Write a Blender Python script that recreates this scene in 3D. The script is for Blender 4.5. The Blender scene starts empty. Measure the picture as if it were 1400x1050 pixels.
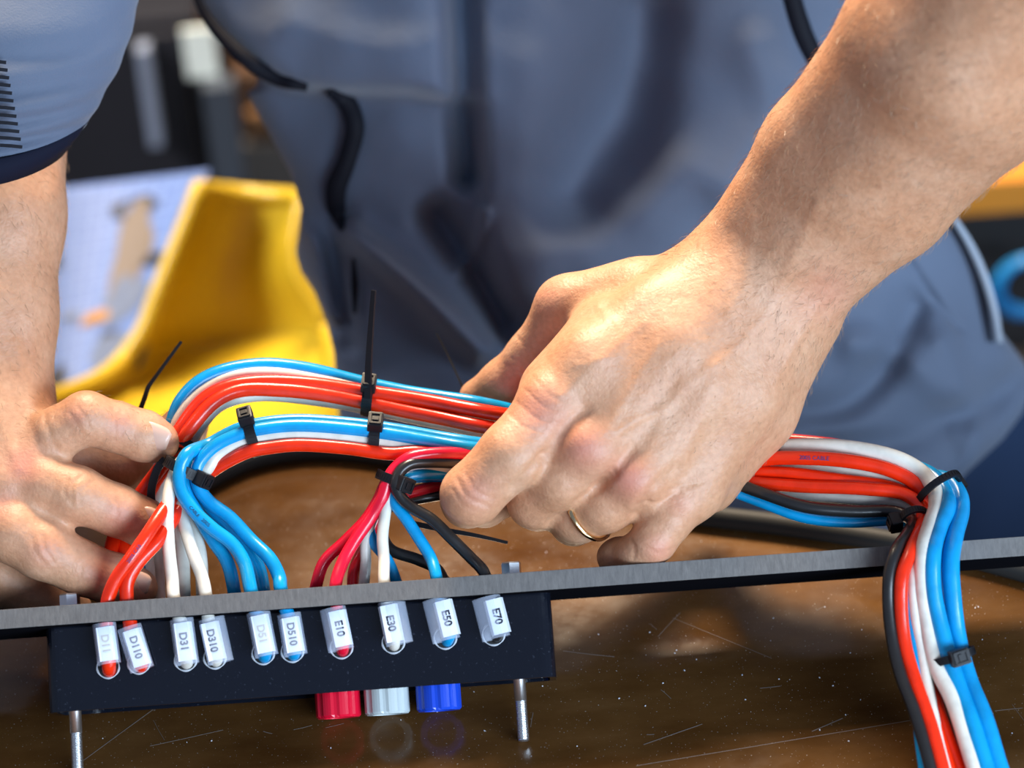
import bpy, bmesh, math, random
import numpy as np
from math import sin, cos, tan, pi, radians as R
random.seed(7)
rng = np.random.default_rng(7)
sc = bpy.context.scene
C = sc.collection
S = 0.001                                   # every length below is in millimetres

# ---------------------------------------------------------------- camera
TH, RO, FPX, DIST = R(34), R(4.1), 3889.0, 970.0
fwd = np.array([0, cos(TH), -sin(TH)])
r0 = np.array([1.0, 0, 0]); u0 = np.array([0, sin(TH), cos(TH)])
rgt = cos(RO)*r0 - sin(RO)*u0
upv = sin(RO)*r0 + cos(RO)*u0
def ray(px, py):
    return fwd + ((px-700)/FPX)*rgt - ((py-525)/FPX)*upv
CAM = -DIST*ray(700, 957)
cd = bpy.data.cameras.new('camera'); co = bpy.data.objects.new('camera', cd); C.objects.link(co)
from mathutils import Matrix, Vector
co.matrix_world = Matrix(((rgt[0], upv[0], -fwd[0], CAM[0]*S), (rgt[1], upv[1], -fwd[1], CAM[1]*S),
                          (rgt[2], upv[2], -fwd[2], CAM[2]*S), (0, 0, 0, 1)))
cd.sensor_width = 36; cd.lens = FPX/1400*36; cd.clip_start = 0.05; cd.clip_end = 50
cd.dof.use_dof = True; cd.dof.focus_distance = (DIST-8)*S; cd.dof.aperture_fstop = 6.3
sc.camera = co

# ---------------------------------------------------------------- light
w = bpy.data.worlds.new('world'); sc.world = w; w.use_nodes = True
w.node_tree.nodes['Background'].inputs[0].default_value = (0.55, 0.68, 1.0, 1)
w.node_tree.nodes['Background'].inputs[1].default_value = 0.24
def area(name, loc, tgt, size, energy, col, sy=None):
    l = bpy.data.lights.new(name, 'AREA'); l.energy = energy; l.color = col; l.size = size
    if sy: l.shape = 'RECTANGLE'; l.size_y = sy
    o = bpy.data.objects.new(name, l); C.objects.link(o); o.location = loc
    o.rotation_euler = (Vector(tgt)-Vector(loc)).to_track_quat('-Z', 'Y').to_euler()
    return o
area('ceiling_lamp_light', (-0.05, 0.86, 1.20), (0, 0.03, 0), 0.42, 48, (1.0, 0.80, 0.58))
area('window_light', (1.0, -1.3, 0.46), (0.05, 0.15, 0.08), 1.5, 44, (0.64, 0.81, 1.0), 0.5)
area('chair_fill_light', (-0.95, 0.25, 0.75), (-0.18, 0.65, -0.3), 0.4, 2.2, (0.95, 0.95, 1.0)).data.spread = R(55)  # added fill aimed at the chair shell, no actual lamp there
vs = sc.view_settings
vs.view_transform = 'Standard'; vs.look = 'None'; vs.gamma = 1; vs.exposure = 0.35; vs.use_curve_mapping = False

# ---------------------------------------------------------------- helpers
def A(*p): return np.array(p, float)
def P(px, py, dd): return CAM + (DIST+dd)*ray(px, py)
def G(px, py, z=0.0):
    v = ray(px, py); return CAM + v*((z-CAM[2])/v[2])
def tag(o, label=None, cat=None, group=None, kind=None):
    for k, v in (('label', label), ('category', cat), ('group', group), ('kind', kind)):
        if v: o[k] = v
    return o
def empty(name, loc=(0, 0, 0)):
    o = bpy.data.objects.new(name, None); C.objects.link(o); o.location = Vector(loc)*S
    o.empty_display_size = 0.01
    return o
def mk(name, V, F, m, parent=None, smooth=True, attrs=None):
    """world-space millimetre vertices -> mesh object, kept in place under its parent"""
    V = np.asarray(V, float)*S
    org = np.zeros(3)
    if parent is None: org = V.mean(0)
    else: org = np.array(parent.matrix_basis.translation) if parent.parent is None else np.zeros(3)
    if parent is not None:
        q, off = parent, np.zeros(3)
        while q is not None: off += np.array(q.location); q = q.parent
        loc = np.zeros(3)
        V = V-off
    else:
        loc = org; V = V-org
    me = bpy.data.meshes.new(name)
    if isinstance(F, np.ndarray):
        n = len(F); k = F.shape[1]
        me.vertices.add(len(V)); me.vertices.foreach_set('co', V.ravel())
        me.loops.add(n*k); me.loops.foreach_set('vertex_index', F.ravel().astype(np.int32))
        me.polygons.add(n); me.polygons.foreach_set('loop_start', np.arange(0, n*k, k, dtype=np.int32))
        me.update(calc_edges=True); me.validate()
    else:
        me.from_pydata(V.tolist(), [], [list(map(int, f)) for f in F]); me.update()
    me.polygons.foreach_set('use_smooth', np.full(len(me.polygons), smooth))
    if attrs:
        for k, a in attrs.items():
            at = me.attributes.new(k, 'FLOAT', 'POINT'); at.data.foreach_set('value', a.astype(np.float32))
    if m: me.materials.append(m)
    o = bpy.data.objects.new(name, me); C.objects.link(o); o.location = loc; o.parent = parent
    return o
def spline(pts, n=10):
    """centripetal Catmull-Rom through rows of any width"""
    p = np.array(pts, float)
    keep = [0]
    for i in range(1, len(p)):
        if np.linalg.norm(p[i, :3]-p[keep[-1], :3]) > 0.3: keep.append(i)
    p = p[keep]
    p = np.vstack([2*p[0]-p[1], p, 2*p[-1]-p[-2]])
    out = []
    for i in range(1, len(p)-2):
        a, b, c, d = p[i-1:i+3]
        t = [0]
        for q, s in ((a, b), (b, c), (c, d)): t.append(t[-1]+max(np.linalg.norm(s[:3]-q[:3]), 1e-4)**0.5)
        u = np.linspace(t[1], t[2], n, endpoint=False)[:, None]
        A1 = (t[1]-u)/(t[1]-t[0])*a+(u-t[0])/(t[1]-t[0])*b
        A2 = (t[2]-u)/(t[2]-t[1])*b+(u-t[1])/(t[2]-t[1])*c
        A3 = (t[3]-u)/(t[3]-t[2])*c+(u-t[2])/(t[3]-t[2])*d
        B1 = (t[2]-u)/(t[2]-t[0])*A1+(u-t[0])/(t[2]-t[0])*A2
        B2 = (t[3]-u)/(t[3]-t[1])*A2+(u-t[1])/(t[3]-t[1])*A3
        out.append((t[2]-u)/(t[2]-t[1])*B1+(u-t[1])/(t[2]-t[1])*B2)
    out.append(p[-2][None]); return np.vstack(out)
def frames(q, ref=None):
    t = np.gradient(q, axis=0); t /= np.linalg.norm(t, axis=1)[:, None]+1e-12
    a = A(0, 0, 1) if ref is None else ref
    if abs(t[0] @ a) > 0.95: a = A(1, 0, 0)
    n = np.zeros_like(t); n[0] = a-(a@t[0])*t[0]; n[0] /= np.linalg.norm(n[0])
    for i in range(1, len(t)):
        v = n[i-1]-(n[i-1]@t[i])*t[i]; n[i] = v/np.linalg.norm(v)
    return t, n, np.cross(t, n)
def tube(q, r, k=14, caps=True, sq=1.0):
    q = np.asarray(q, float); r = np.broadcast_to(r, len(q))
    t, n, b = frames(q)
    ph = np.arange(k)*2*pi/k
    V = q[:, None]+r[:, None, None]*(np.cos(ph)[None, :, None]*n[:, None]+sq*np.sin(ph)[None, :, None]*b[:, None])
    V = V.reshape(-1, 3); F = []
    for i in range(len(q)-1):
        for j in range(k):
            F.append((i*k+j, i*k+(j+1) % k, (i+1)*k+(j+1) % k, (i+1)*k+j))
    if caps:
        F.append(tuple(range(k))[::-1]); F.append(tuple((len(q)-1)*k+j for j in range(k)))
    return V, F
def join(*parts):
    V, F, o = [], [], 0
    for v, f in parts:
        V.append(np.asarray(v, float)); F += [tuple(i+o for i in g) for g in f]; o += len(v)
    return np.vstack(V), F
def box(c, ax, ay, az, sx, sy, sz, bev=0.0):
    """oriented box with softened edges"""
    c = np.asarray(c, float)
    bm = bmesh.new(); bmesh.ops.create_cube(bm, size=1)
    for v in bm.verts: v.co = Vector((v.co.x*sx, v.co.y*sy, v.co.z*sz))
    if bev: bmesh.ops.bevel(bm, geom=bm.edges[:], offset=bev, segments=2, affect='EDGES', profile=0.7)
    bm.verts.index_update()
    V = np.array([c+v.co.x*np.asarray(ax)+v.co.y*np.asarray(ay)+v.co.z*np.asarray(az) for v in bm.verts])
    F = [tuple(v.index for v in f.verts) for f in bm.faces]; bm.free()
    return V, F
EX, EY, EZ = A(1, 0, 0), A(0, 1, 0), A(0, 0, 1)
def strip(q, nrm, wid, th=0.6):
    """flat band: centre line q, face normal per point, width, thickness"""
    q = np.asarray(q, float); nrm = np.broadcast_to(nrm, q.shape); wid = np.broadcast_to(wid, len(q))
    t = np.gradient(q, axis=0); t /= np.linalg.norm(t, axis=1)[:, None]+1e-12
    s = np.cross(t, nrm); s /= np.linalg.norm(s, axis=1)[:, None]; n = np.cross(s, t)
    V = []
    for i in range(len(q)):
        for a, b in ((-.5, -.5), (.5, -.5), (.5, .5), (-.5, .5)):
            V.append(q[i]+a*wid[i]*s[i]+b*th*n[i])
    F = [(0, 1, 2, 3)[::-1]]
    for i in range(len(q)-1):
        for j in range(4): F.append((i*4+j, i*4+(j+1) % 4, i*4+4+(j+1) % 4, i*4+4+j))
    k = (len(q)-1)*4; F.append((k, k+1, k+2, k+3))
    return V, F
def interp(v, tab):
    return np.interp(v, [t[0] for t in tab], [t[1] for t in tab])

# ---------------------------------------------------------------- materials
def mat(name, col, rough=0.5, **k):
    m = bpy.data.materials.new(name); m.use_nodes = True
    b = m.node_tree.nodes['Principled BSDF']
    b.inputs['Base Color'].default_value = (*col, 1); b.inputs['Roughness'].default_value = rough
    for n, v in k.items(): b.inputs[n.replace('_', ' ')].default_value = v
    return m
def nodes(m): return m.node_tree.nodes, m.node_tree.links, m.node_tree.nodes['Principled BSDF']
def noise(m, scale, detail=4, rough=0.5, stretch=None):
    n, l, b = nodes(m)
    tc = n.new('ShaderNodeTexCoord'); mp = n.new('ShaderNodeMapping'); tx = n.new('ShaderNodeTexNoise')
    l.new(tc.outputs['Object'], mp.inputs['Vector']); l.new(mp.outputs['Vector'], tx.inputs['Vector'])
    if stretch: mp.inputs['Scale'].default_value = stretch
    tx.inputs['Scale'].default_value = scale; tx.inputs['Detail'].default_value = detail; tx.inputs['Roughness'].default_value = rough
    return tx
def ramp(m, src, stops):
    n, l, b = nodes(m); r = n.new('ShaderNodeValToRGB'); e = r.color_ramp.elements
    while len(e) > 1: e.remove(e[-1])
    for i, (p, c) in enumerate(stops):
        x = e[0] if i == 0 else e.new(p)
        x.position = p; x.color = (*c, 1) if len(c) == 3 else c
    l.new(src, r.inputs['Fac']); return r
def bump(m, src, strength, dist, prev=None):
    n, l, b = nodes(m); x = n.new('ShaderNodeBump'); x.inputs['Strength'].default_value = strength
    x.inputs['Distance'].default_value = dist; l.new(src, x.inputs['Height'])
    if prev: l.new(prev.outputs[0], x.inputs['Normal'])
    l.new(x.outputs[0], b.inputs['Normal']); return x
def mixc(m, fac, a, bcol, mode='MIX'):
    n, l, b = nodes(m); x = n.new('ShaderNodeMix'); x.data_type = 'RGBA'; x.blend_type = mode
    for s, v in ((x.inputs[0], fac), (x.inputs[6], a), (x.inputs[7], bcol)):
        if isinstance(v, (int, float)): s.default_value = v
        elif isinstance(v, tuple): s.default_value = (*v, 1)
        else: l.new(v, s)
    return x.outputs[2]

def wire_mat(name, col, rough=0.27):
    m = mat(name, col, rough); n, l, b = nodes(m)
    b.inputs['Coat Weight'].default_value = 0.1; b.inputs['Coat Roughness'].default_value = 0.12
    t = noise(m, 160, 3); r = ramp(m, t.outputs['Fac'], [(0.3, tuple(c*0.82 for c in col)), (0.6, col)])
    l.new(r.outputs[0], b.inputs['Base Color']); bump(m, noise(m, 420, 2).outputs['Fac'], 0.12, 0.0004)
    return m
M = {}
M['blue'] = wire_mat('blue_pvc', (0.002, 0.31, 0.66))
M['orange'] = wire_mat('orange_red_pvc', (0.86, 0.028, 0.003))
M['red'] = wire_mat('red_pvc', (0.80, 0.010, 0.022))
M['crimson'] = wire_mat('crimson_pvc', (0.80, 0.006, 0.035))
M['white'] = wire_mat('white_pvc', (0.76, 0.73, 0.64))
M['cream'] = wire_mat('cream_pvc', (0.80, 0.72, 0.56))
M['black'] = wire_mat('black_pvc', (0.018, 0.017, 0.017), 0.3)
M['nylon'] = mat('black_nylon', (0.008, 0.008, 0.010), 0.45, Specular_IOR_Level=0.28)
M['ink'] = mat('black_ink', (0.015, 0.015, 0.03), 0.5)
M['blueink'] = mat('dark_blue_ink', (0.02, 0.04, 0.16), 0.5)
M['faint'] = mat('faded_ink', (0.50, 0.47, 0.38), 0.5)
M['label'] = mat('label_stock', (0.80, 0.86, 0.97), 0.35)
M['clear'] = mat('clear_sleeve', (0.75, 0.83, 1.0), 0.08, Alpha=0.28, IOR=1.45)
M['steel'] = mat('zinc_steel', (0.80, 0.81, 0.82), 0.34, Metallic=1.0)
M['gold'] = mat('gold', (0.85, 0.62, 0.33), 0.16, Metallic=1.0)
def plastic():
    m = mat('black_acrylic', (0.0045, 0.006, 0.011), 0.10); n, l, b = nodes(m)
    t = noise(m, 900, 2); r = ramp(m, t.outputs['Fac'], [(0.66, (0.0045, 0.006, 0.011)), (0.80, (0.03, 0.035, 0.05))])
    l.new(r.outputs[0], b.inputs['Base Color'])
    s = noise(m, 60, 5, 0.65); r2 = ramp(m, s.outputs['Fac'], [(0.4, (.07,)*3), (0.75, (.24,)*3)]); l.new(r2.outputs[0], b.inputs['Roughness'])
    return m
M['acrylic'] = plastic()
def sawn():
    m = mat('sawn_plastic_edge', (0.12, 0.12, 0.125), 0.55); n, l, b = nodes(m)
    t = noise(m, 700, 4, 0.7, (1.0, 0.25, 0.25)); t2 = noise(m, 60, 3)
    r = ramp(m, t.outputs['Fac'], [(0.3, (0.075, 0.068, 0.062)), (0.7, (0.20, 0.182, 0.165))])
    c = mixc(m, t2.outputs['Fac'], r.outputs[0], (0.15, 0.14, 0.135)); l.new(c, b.inputs['Base Color'])
    bump(m, t.outputs['Fac'], 0.5, 0.0003); return m
M['sawn'] = sawn()
M['matt'] = mat('matt_black_plastic', (0.006, 0.006, 0.008), 0.6, Specular_IOR_Level=0.0)
def varnish():
    m = mat('varnished_brown_board', (0.2, 0.09, 0.03), 0.14); n, l, b = nodes(m)
    t = noise(m, 14, 6, 0.6, (1, 2.2, 1)); r = ramp(m, t.outputs['Fac'], [(0.3, (0.065, 0.025, 0.006)), (0.55, (0.115, 0.052, 0.015)), (0.75, (0.17, 0.085, 0.03))])
    d = noise(m, 1500, 1); rd = ramp(m, d.outputs['Fac'], [(0.725, (0,)*3), (0.78, (1,)*3)])
    c = mixc(m, rd.outputs[0], r.outputs[0], (0.55, 0.52, 0.48)); l.new(c, b.inputs['Base Color'])
    s = noise(m, 30, 6, 0.7); r2 = ramp(m, s.outputs['Fac'], [(0.35, (.09,)*3), (0.8, (.30,)*3)]); l.new(r2.outputs[0], b.inputs['Roughness'])
    bump(m, noise(m, 90, 4).outputs['Fac'], 0.10, 0.0008); return m
M['bench'] = varnish()
def shirt_mat():
    m = mat('grey_blue_jersey', (0.12, 0.15, 0.21), 0.75); n, l, b = nodes(m)
    t = noise(m, 7, 3); r = ramp(m, t.outputs['Fac'], [(0.35, (0.085, 0.108, 0.160)), (0.7, (0.108, 0.148, 0.225))])
    l.new(r.outputs[0], b.inputs['Base Color'])
    b.inputs['Sheen Weight'].default_value = 0.25; b.inputs['Sheen Roughness'].default_value = 0.5
    b1 = bump(m, noise(m, 1400, 2).outputs['Fac'], 0.25, 0.0006); bump(m, noise(m, 26, 4).outputs['Fac'], 0.35, 0.006, b1); return m
M['shirt'] = shirt_mat()
M['piping'] = mat('black_piping', (0.004, 0.005, 0.010), 0.7, Specular_IOR_Level=0.2)
M['cuff'] = mat('navy_rib', (0.004, 0.006, 0.018), 0.85, Specular_IOR_Level=0.2)
M['silver'] = mat('grey_piping', (0.30, 0.34, 0.40), 0.5)
M['navy'] = mat('navy_cotton', (0.006, 0.024, 0.07), 0.85)
def skin():
    m = mat('skin', (0.72, 0.44, 0.30), 0.5); n, l, b = nodes(m)
    a = n.new('ShaderNodeAttribute'); a.attribute_name = 'red'
    d = n.new('ShaderNodeAttribute'); d.attribute_name = 'dark'
    t = noise(m, 55, 5, 0.6); r = ramp(m, t.outputs['Fac'], [(0.3, (0.55, 0.265, 0.140)), (0.5, (0.60, 0.310, 0.175)), (0.72, (0.64, 0.365, 0.225))])
    t2 = noise(m, 500, 3); r2 = ramp(m, t2.outputs['Fac'], [(0.35, (0.88, 0.86, 0.84)), (0.65, (1, 1, 1))])
    c = mixc(m, 1.0, r.outputs[0], r2.outputs[0], 'MULTIPLY')
    c = mixc(m, a.outputs['Fac'], c, (0.66, 0.22, 0.17)); c = mixc(m, d.outputs['Fac'], c, (0.34, 0.15, 0.08))
    l.new(c, b.inputs['Base Color'])
    b.inputs['Subsurface Weight'].default_value = 0.12; b.inputs['Subsurface Radius'].default_value = (1, 0.35, 0.2); b.inputs['Subsurface Scale'].default_value = 0.004
    v = n.new('ShaderNodeTexVoronoi'); v.feature = 'DISTANCE_TO_EDGE'; v.inputs['Scale'].default_value = 620
    tc = n.new('ShaderNodeTexCoord'); l.new(tc.outputs['Object'], v.inputs['Vector'])
    b1 = bump(m, v.outputs['Distance'], 0.22, 0.0005); bump(m, noise(m, 150, 5, 0.65).outputs['Fac'], 0.35, 0.0016, b1); return m
M['skin'] = skin()
M['nail'] = mat('fingernail', (0.70, 0.43, 0.32), 0.33)

# ---------------------------------------------------------------- room
PT = []
def part(name, vf, m, parent, smooth=False, **k):
    o = mk(name, vf[0], vf[1], m, parent, smooth)
    if k: tag(o, **k)
    return o
fm = mat('dark_concrete', (0.05, 0.045, 0.04), 0.6); n_, l_, b_ = nodes(fm)
l_.new(ramp(fm, noise(fm, 4, 5).outputs['Fac'], [(0.3, (0.03, 0.028, 0.026)), (0.7, (0.07, 0.062, 0.055))]).outputs[0], b_.inputs['Base Color'])
tag(part('floor', box((0, 800, -925), EX, EY, EZ, 7000, 6500, 50), fm, None), kind='structure')
wm = mat('dark_wall_paint', (0.06, 0.058, 0.055), 0.8); n_, l_, b_ = nodes(wm)
l_.new(ramp(wm, noise(wm, 3, 4).outputs['Fac'], [(0.3, (0.045, 0.042, 0.04)), (0.7, (0.075, 0.07, 0.065))]).outputs[0], b_.inputs['Base Color'])
tag(part('wall_back', box((0, 4080, 600), EX, EY, EZ, 7000, 60, 3000), wm, None), kind='structure')

# ---------------------------------------------------------------- workbench (far edge runs askew behind the panel)
gl, gr = G(350, 607), G(1300, 751)
d_ = (gr-gl)/np.linalg.norm(gr-gl)
fl, fr = gl-d_*620, gr+d_*620
nl = A(0, -1, 0)*1.0
perp = A(d_[1], -d_[0], 0)
if perp[1] > 0: perp = -perp
nL, nR = fl+perp*620, fr+perp*620
bench = empty('workbench', ((fl+nR)/2*A(1, 1, 0)-A(0, 0, 900)))
tag(bench, 'glossy brown varnished workbench carrying the black panel', 'workbench')
def prism(poly, z0, z1, bev=1.5):
    bm = bmesh.new(); vs_ = [bm.verts.new((p[0], p[1], z0)) for p in poly]
    f = bm.faces.new(vs_); bmesh.ops.recalc_face_normals(bm, faces=[f])
    r = bmesh.ops.extrude_face_region(bm, geom=[f]); bmesh.ops.translate(bm, vec=(0, 0, z1-z0), verts=[v for v in r['geom'] if isinstance(v, bmesh.types.BMVert)])
    bmesh.ops.bevel(bm, geom=bm.edges[:], offset=bev, segments=3, affect='EDGES'); bmesh.ops.recalc_face_normals(bm, faces=bm.faces[:])
    bm.verts.index_update(); V = np.array([v.co[:] for v in bm.verts]); F = [tuple(v.index for v in f.verts) for f in bm.faces]; bm.free(); return V, F
part('tabletop', prism([nL, nR, fr, fl], -32, 0), M['bench'], bench)
lm = mat('dark_bench_steel', (0.03, 0.03, 0.035), 0.4)
part('apron', join(box((fl+fr)/2+perp*50-A(0, 0, 72), d_, perp, EZ, 1500, 30, 80, 1), box((nL+nR)/2-perp*50-A(0, 0, 72), d_, perp, EZ, 1500, 30, 80, 1)), lm, bench)
for q in (fl+d_*70+perp*60, fr-d_*70+perp*60, nL+d_*70-perp*60, nR-d_*70-perp*60):
    part('leg', box(A(q[0], q[1], -466), EX, EY, EZ, 50, 50, 868, 2), lm, bench)
# scratches in the varnish: thin raised burrs
sm = mat('pale_scratch', (0.17, 0.135, 0.11), 0.5)
VS, FS = [], []
def scratch(a, b, wd=0.22):
    p, q = G(*a), G(*b); mid = (p+q)/2+rng.normal(0, .12, 3)*A(1, 1, 0)
    L = spline([p, mid, q], 6); L[:, 2] = 0.03
    return strip(L, EZ, wd, 0.06)
scr = [((100, 1050), (230, 955)), ((205, 1020), (305, 998)), ((870, 1047), (1245, 985)), ((1110, 1000), (1152, 982)), ((880, 1018), (960, 990)), ((1039, 941), (1067, 938)),
       ((920, 845), (1055, 900)), ((770, 890), (840, 898)), ((1360, 972), (1398, 968)), ((900, 870), (930, 838)), ((210, 985), (225, 1012)), ((360, 1000), (372, 1003))]
for _ in range(14):
    a = (rng.uniform(40, 1390), rng.uniform(650, 1045)); an = rng.normal(0.2, .6); L = rng.uniform(5, 30)
    scr.append((a, (a[0]+L*cos(an), a[1]-L*sin(an))))
so = part('scratches', join(*[scratch(a, b, rng.uniform(.12, .28)) for a, b in scr]), sm, bench); so['kind'] = 'stuff'
# swarf: tiny plastic shavings left on the varnish
chips = []
for _ in range(110):
    g = G(rng.uniform(30, 1390), rng.uniform(640, 1048)); a = rng.uniform(0, pi); s = rng.uniform(.12, .34)
    chips.append(box(g+A(0, 0, .12), A(cos(a), sin(a), 0), A(-sin(a), cos(a), 0), EZ, s*1.7, s, .2))
sw = mk('plastic_shavings', *join(*chips), mat('pale_shaving', (0.75, 0.76, 0.8), 0.4), None, False)
tag(sw, 'tiny pale shavings scattered over the brown bench top', 'shavings', kind='stuff')

# ---------------------------------------------------------------- mounting panel
TT, H0, PT_ = R(43), 46.3, 6.6
tv, nv = A(0, cos(TT), -sin(TT)), A(0, sin(TT), cos(TT))
O0 = A(0, 0, H0)
def L3(x, d, s): return O0+x*EX+d*tv-s*nv           # x along, d rearwards, s below the plate's underside
def onpl(px, py, d):
    v = ray(px, py); k = ((O0-CAM)@tv+d)/(v@tv); p = CAM+v*k
    return p, p[0], -(p-O0)@nv
panel = empty('switch_panel', L3(0, 20, 0))
tag(panel, 'long black plastic panel strip with an angled housing standing on two bolts', 'panel')
part('plate', box(L3(0, 22.3, -PT_/2), EX, tv, nv, 560, 43.4, PT_, 0.4), M['matt'], panel)
part('sawn_edge', box(L3(0, 0.3, -PT_/2), EX, tv, nv, 560, 0.6, PT_-0.2, 0.15), M['sawn'], panel, label='matt grey sawn front edge')
xl, xr = onpl(62, 900, 8)[1], onpl(757, 870, 8)[1]
DB, HB, WT = 27.0, 28.2, 2.2
def housing():
    # rounded U-shaped wall, swept outline of the housing
    o, i = [], []
    def outline(off, rad):
        pts = []
        for cx_, cy_, a0 in ((xl, 8, pi), (xr, 8, 1.5*pi), (xr, 8+DB, 0), (xl, 8+DB, .5*pi)):
            sx = 1 if cx_ == xl else -1; sy = 1 if cy_ == 8 else -1
            for a in np.linspace(a0, a0+pi/2, 7):
                pts.append((cx_+sx*(off+rad)+rad*cos(a), cy_+sy*(off+rad)+rad*sin(a)))
        return pts
    o, i = outline(0, 4.5), outline(WT, 2.5); n = len(o); V = []
    for s in (0.0, HB):
        V += [L3(x, d, s) for x, d in o]+[L3(x, d, s) for x, d in i]
    F = []
    for k in range(n):
        j = (k+1) % n
        F += [(k, j, 2*n+j, 2*n+k), (n+k, 3*n+k, 3*n+j, n+j), (2*n+k, 2*n+j, 3*n+j, 3*n+k)]
    return V, F
hs = part('housing', housing(), M['acrylic'], panel, smooth=False)
part('bottom_plate', box(L3((xl+xr)/2, 8+DB/2, HB-3), EX, tv, nv, xr-xl-2*WT-1, DB-2*WT-1, 2, .3), M['acrylic'], panel)
def hexa(c, ax, rr, h):
    e1 = EX*cos(.35)+np.cross(ax, EX)*sin(.35); e2 = np.cross(ax, e1); V = []
    for z, k in ((-h/2, .93), (-h/2+.4, 1), (h/2-.5, 1), (h/2, .9)):
        V += [c+ax*z+rr*k*(cos(a)*e1+sin(a)*e2) for a in np.arange(6)*pi/3]
    F = [tuple(range(6))[::-1], tuple(range(18, 24))]
    for i in range(3): F += [(i*6+j, i*6+(j+1) % 6, i*6+6+(j+1) % 6, i*6+6+j) for j in range(6)]
    return V, F
for bx, DD in ((onpl(103, 980, 14)[1], 14), (onpl(710, 930, 14)[1], 14)):
    tz = L3(bx, DD, 0)[2]; Lb = tz/cos(TT)
    top, bot = L3(bx, DD, -PT_), L3(bx, DD, Lb-1.9)
    bo = mk('bolt', *tube([top, L3(bx, DD, HB+7)], 2.05, 18), M['steel'], panel)
    ts = [L3(bx, DD, HB+6)]
    q, rr = [], []
    s = HB+6.0
    while s < Lb-2.2:
        q += [L3(bx, DD, s), L3(bx, DD, s+.28)]; rr += [2.05, 1.72]; s += .56
    q += [L3(bx, DD, Lb-2.0), L3(bx, DD, Lb-1.5)]; rr += [1.9, 1.4]
    part('thread', tube(q, np.array(rr), 18), M['steel'], bo, smooth=False)
    part('bolt_head', hexa(L3(bx, DD, -PT_-2.6), nv, 3.5, 4.6), M['steel'], bo)
    part('washer', tube([L3(bx, DD, -PT_), L3(bx, DD, -PT_-.5)], 4.4, 20), M['steel'], bo)
for px, col, nm in ((461, (0.70, 0.004, 0.03), 'red'), (528, (0.50, 0.56, 0.56), 'pale grey'), (599, (0.008, 0.06, 0.55), 'blue')):
    x = onpl(px, 945, 22)[1]; c0, rr = L3(x, 22, 0), 7.2; V = []; k = 48
    for s, f in ((HB-3, 1), (HB+7.2, 1), (HB+8.0, .97), (HB+8.0, .7), (HB+4, .68)):
        for j in range(k):
            a = j*2*pi/k; rb = rr*f*(1+(0.06 if (j % 6) in (1, 2, 3, 4) and f == 1 else 0))
            V.append(c0-nv*s+rb*(cos(a)*EX+sin(a)*tv))
    F = [tuple(4*k+j for j in range(k))]
    for i in range(4): F += [(i*k+j, i*k+(j+1) % k, i*k+k+(j+1) % k, i*k+k+j) for j in range(k)]
    part('ribbed_collar', (V, F), mat(nm.replace(' ', '_')+'_collar', col, 0.25), panel, label=nm+' ribbed connector collar')
hm = mat('scraped_rim', (0.45, 0.48, 0.52), 0.35)
HOLES = {'D11': (148, 917), 'D110': (190, 911), 'D31': (254, 907), 'D310': (294, 904), 'D51': (360, 898), 'D510': (400, 895),
         'E10': (467, 890), 'E30': (538, 883), 'E50': (609, 877), 'E70': (675, 872)}
holemat = mat('hole_dark', (0.002, 0.002, 0.002), 0.6)
for k, (px, py) in HOLES.items():
    p, x, s = onpl(px, py, 8); a = np.linspace(0, 2*pi, 29)
    q = [L3(x+3.7*cos(t), 7.9, s+3.7*sin(t)-1.2) for t in a]
    rim = mk('hole_rim', *tube(q, 0.33+.12*np.sin(a*5), 6, caps=False), hm, panel)
    V = [L3(x+3.6*cos(t), 7.93, s+3.6*sin(t)-1.2) for t in a[:-1]]; V2 = [v+tv*1 for v in V]; n = len(V)
    part('bore', (V+V2, [tuple(range(n)), tuple(range(n, 2*n))[::-1]]+[(i, (i+1) % n, n+(i+1) % n, n+i) for i in range(n)]), holemat, rim)

# ---------------------------------------------------------------- wires
def text_mesh(s, size, ext=0.02, bold=.03):
    c = bpy.data.curves.new('t', 'FONT'); c.body = s; c.size = size; c.align_x = 'CENTER'; c.align_y = 'CENTER'; c.extrude = ext; c.offset = size*bold
    o = bpy.data.objects.new('t', c); C.objects.link(o); dg = bpy.context.evaluated_depsgraph_get()
    me = bpy.data.meshes.new_from_object(o.evaluated_get(dg)); V = np.array([v.co[:] for v in me.vertices]); F = [tuple(p.vertices) for p in me.polygons]
    bpy.data.objects.remove(o); bpy.data.curves.remove(c); bpy.data.meshes.remove(me); return V, F
def place(vf, c, x, y):
    z = np.cross(x, y); V = vf[0]; return [c+v[0]*x+v[1]*y+v[2]*z for v in V], vf[1]
WN = 'electrical_wire'
def pp(pts): return [P(*p) for p in pts]
def wire(col, pts, r, label, group):
    q = spline(pts, 7); V, F = tube(q, r, 14)
    o = mk(WN, V, F, M[col]); tag(o, label, 'wire', group); return o
GA, GB, GC = 'wires of the rear upper bundle', 'wires of the front upper bundle', 'wires of the small lower bundle'

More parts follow.
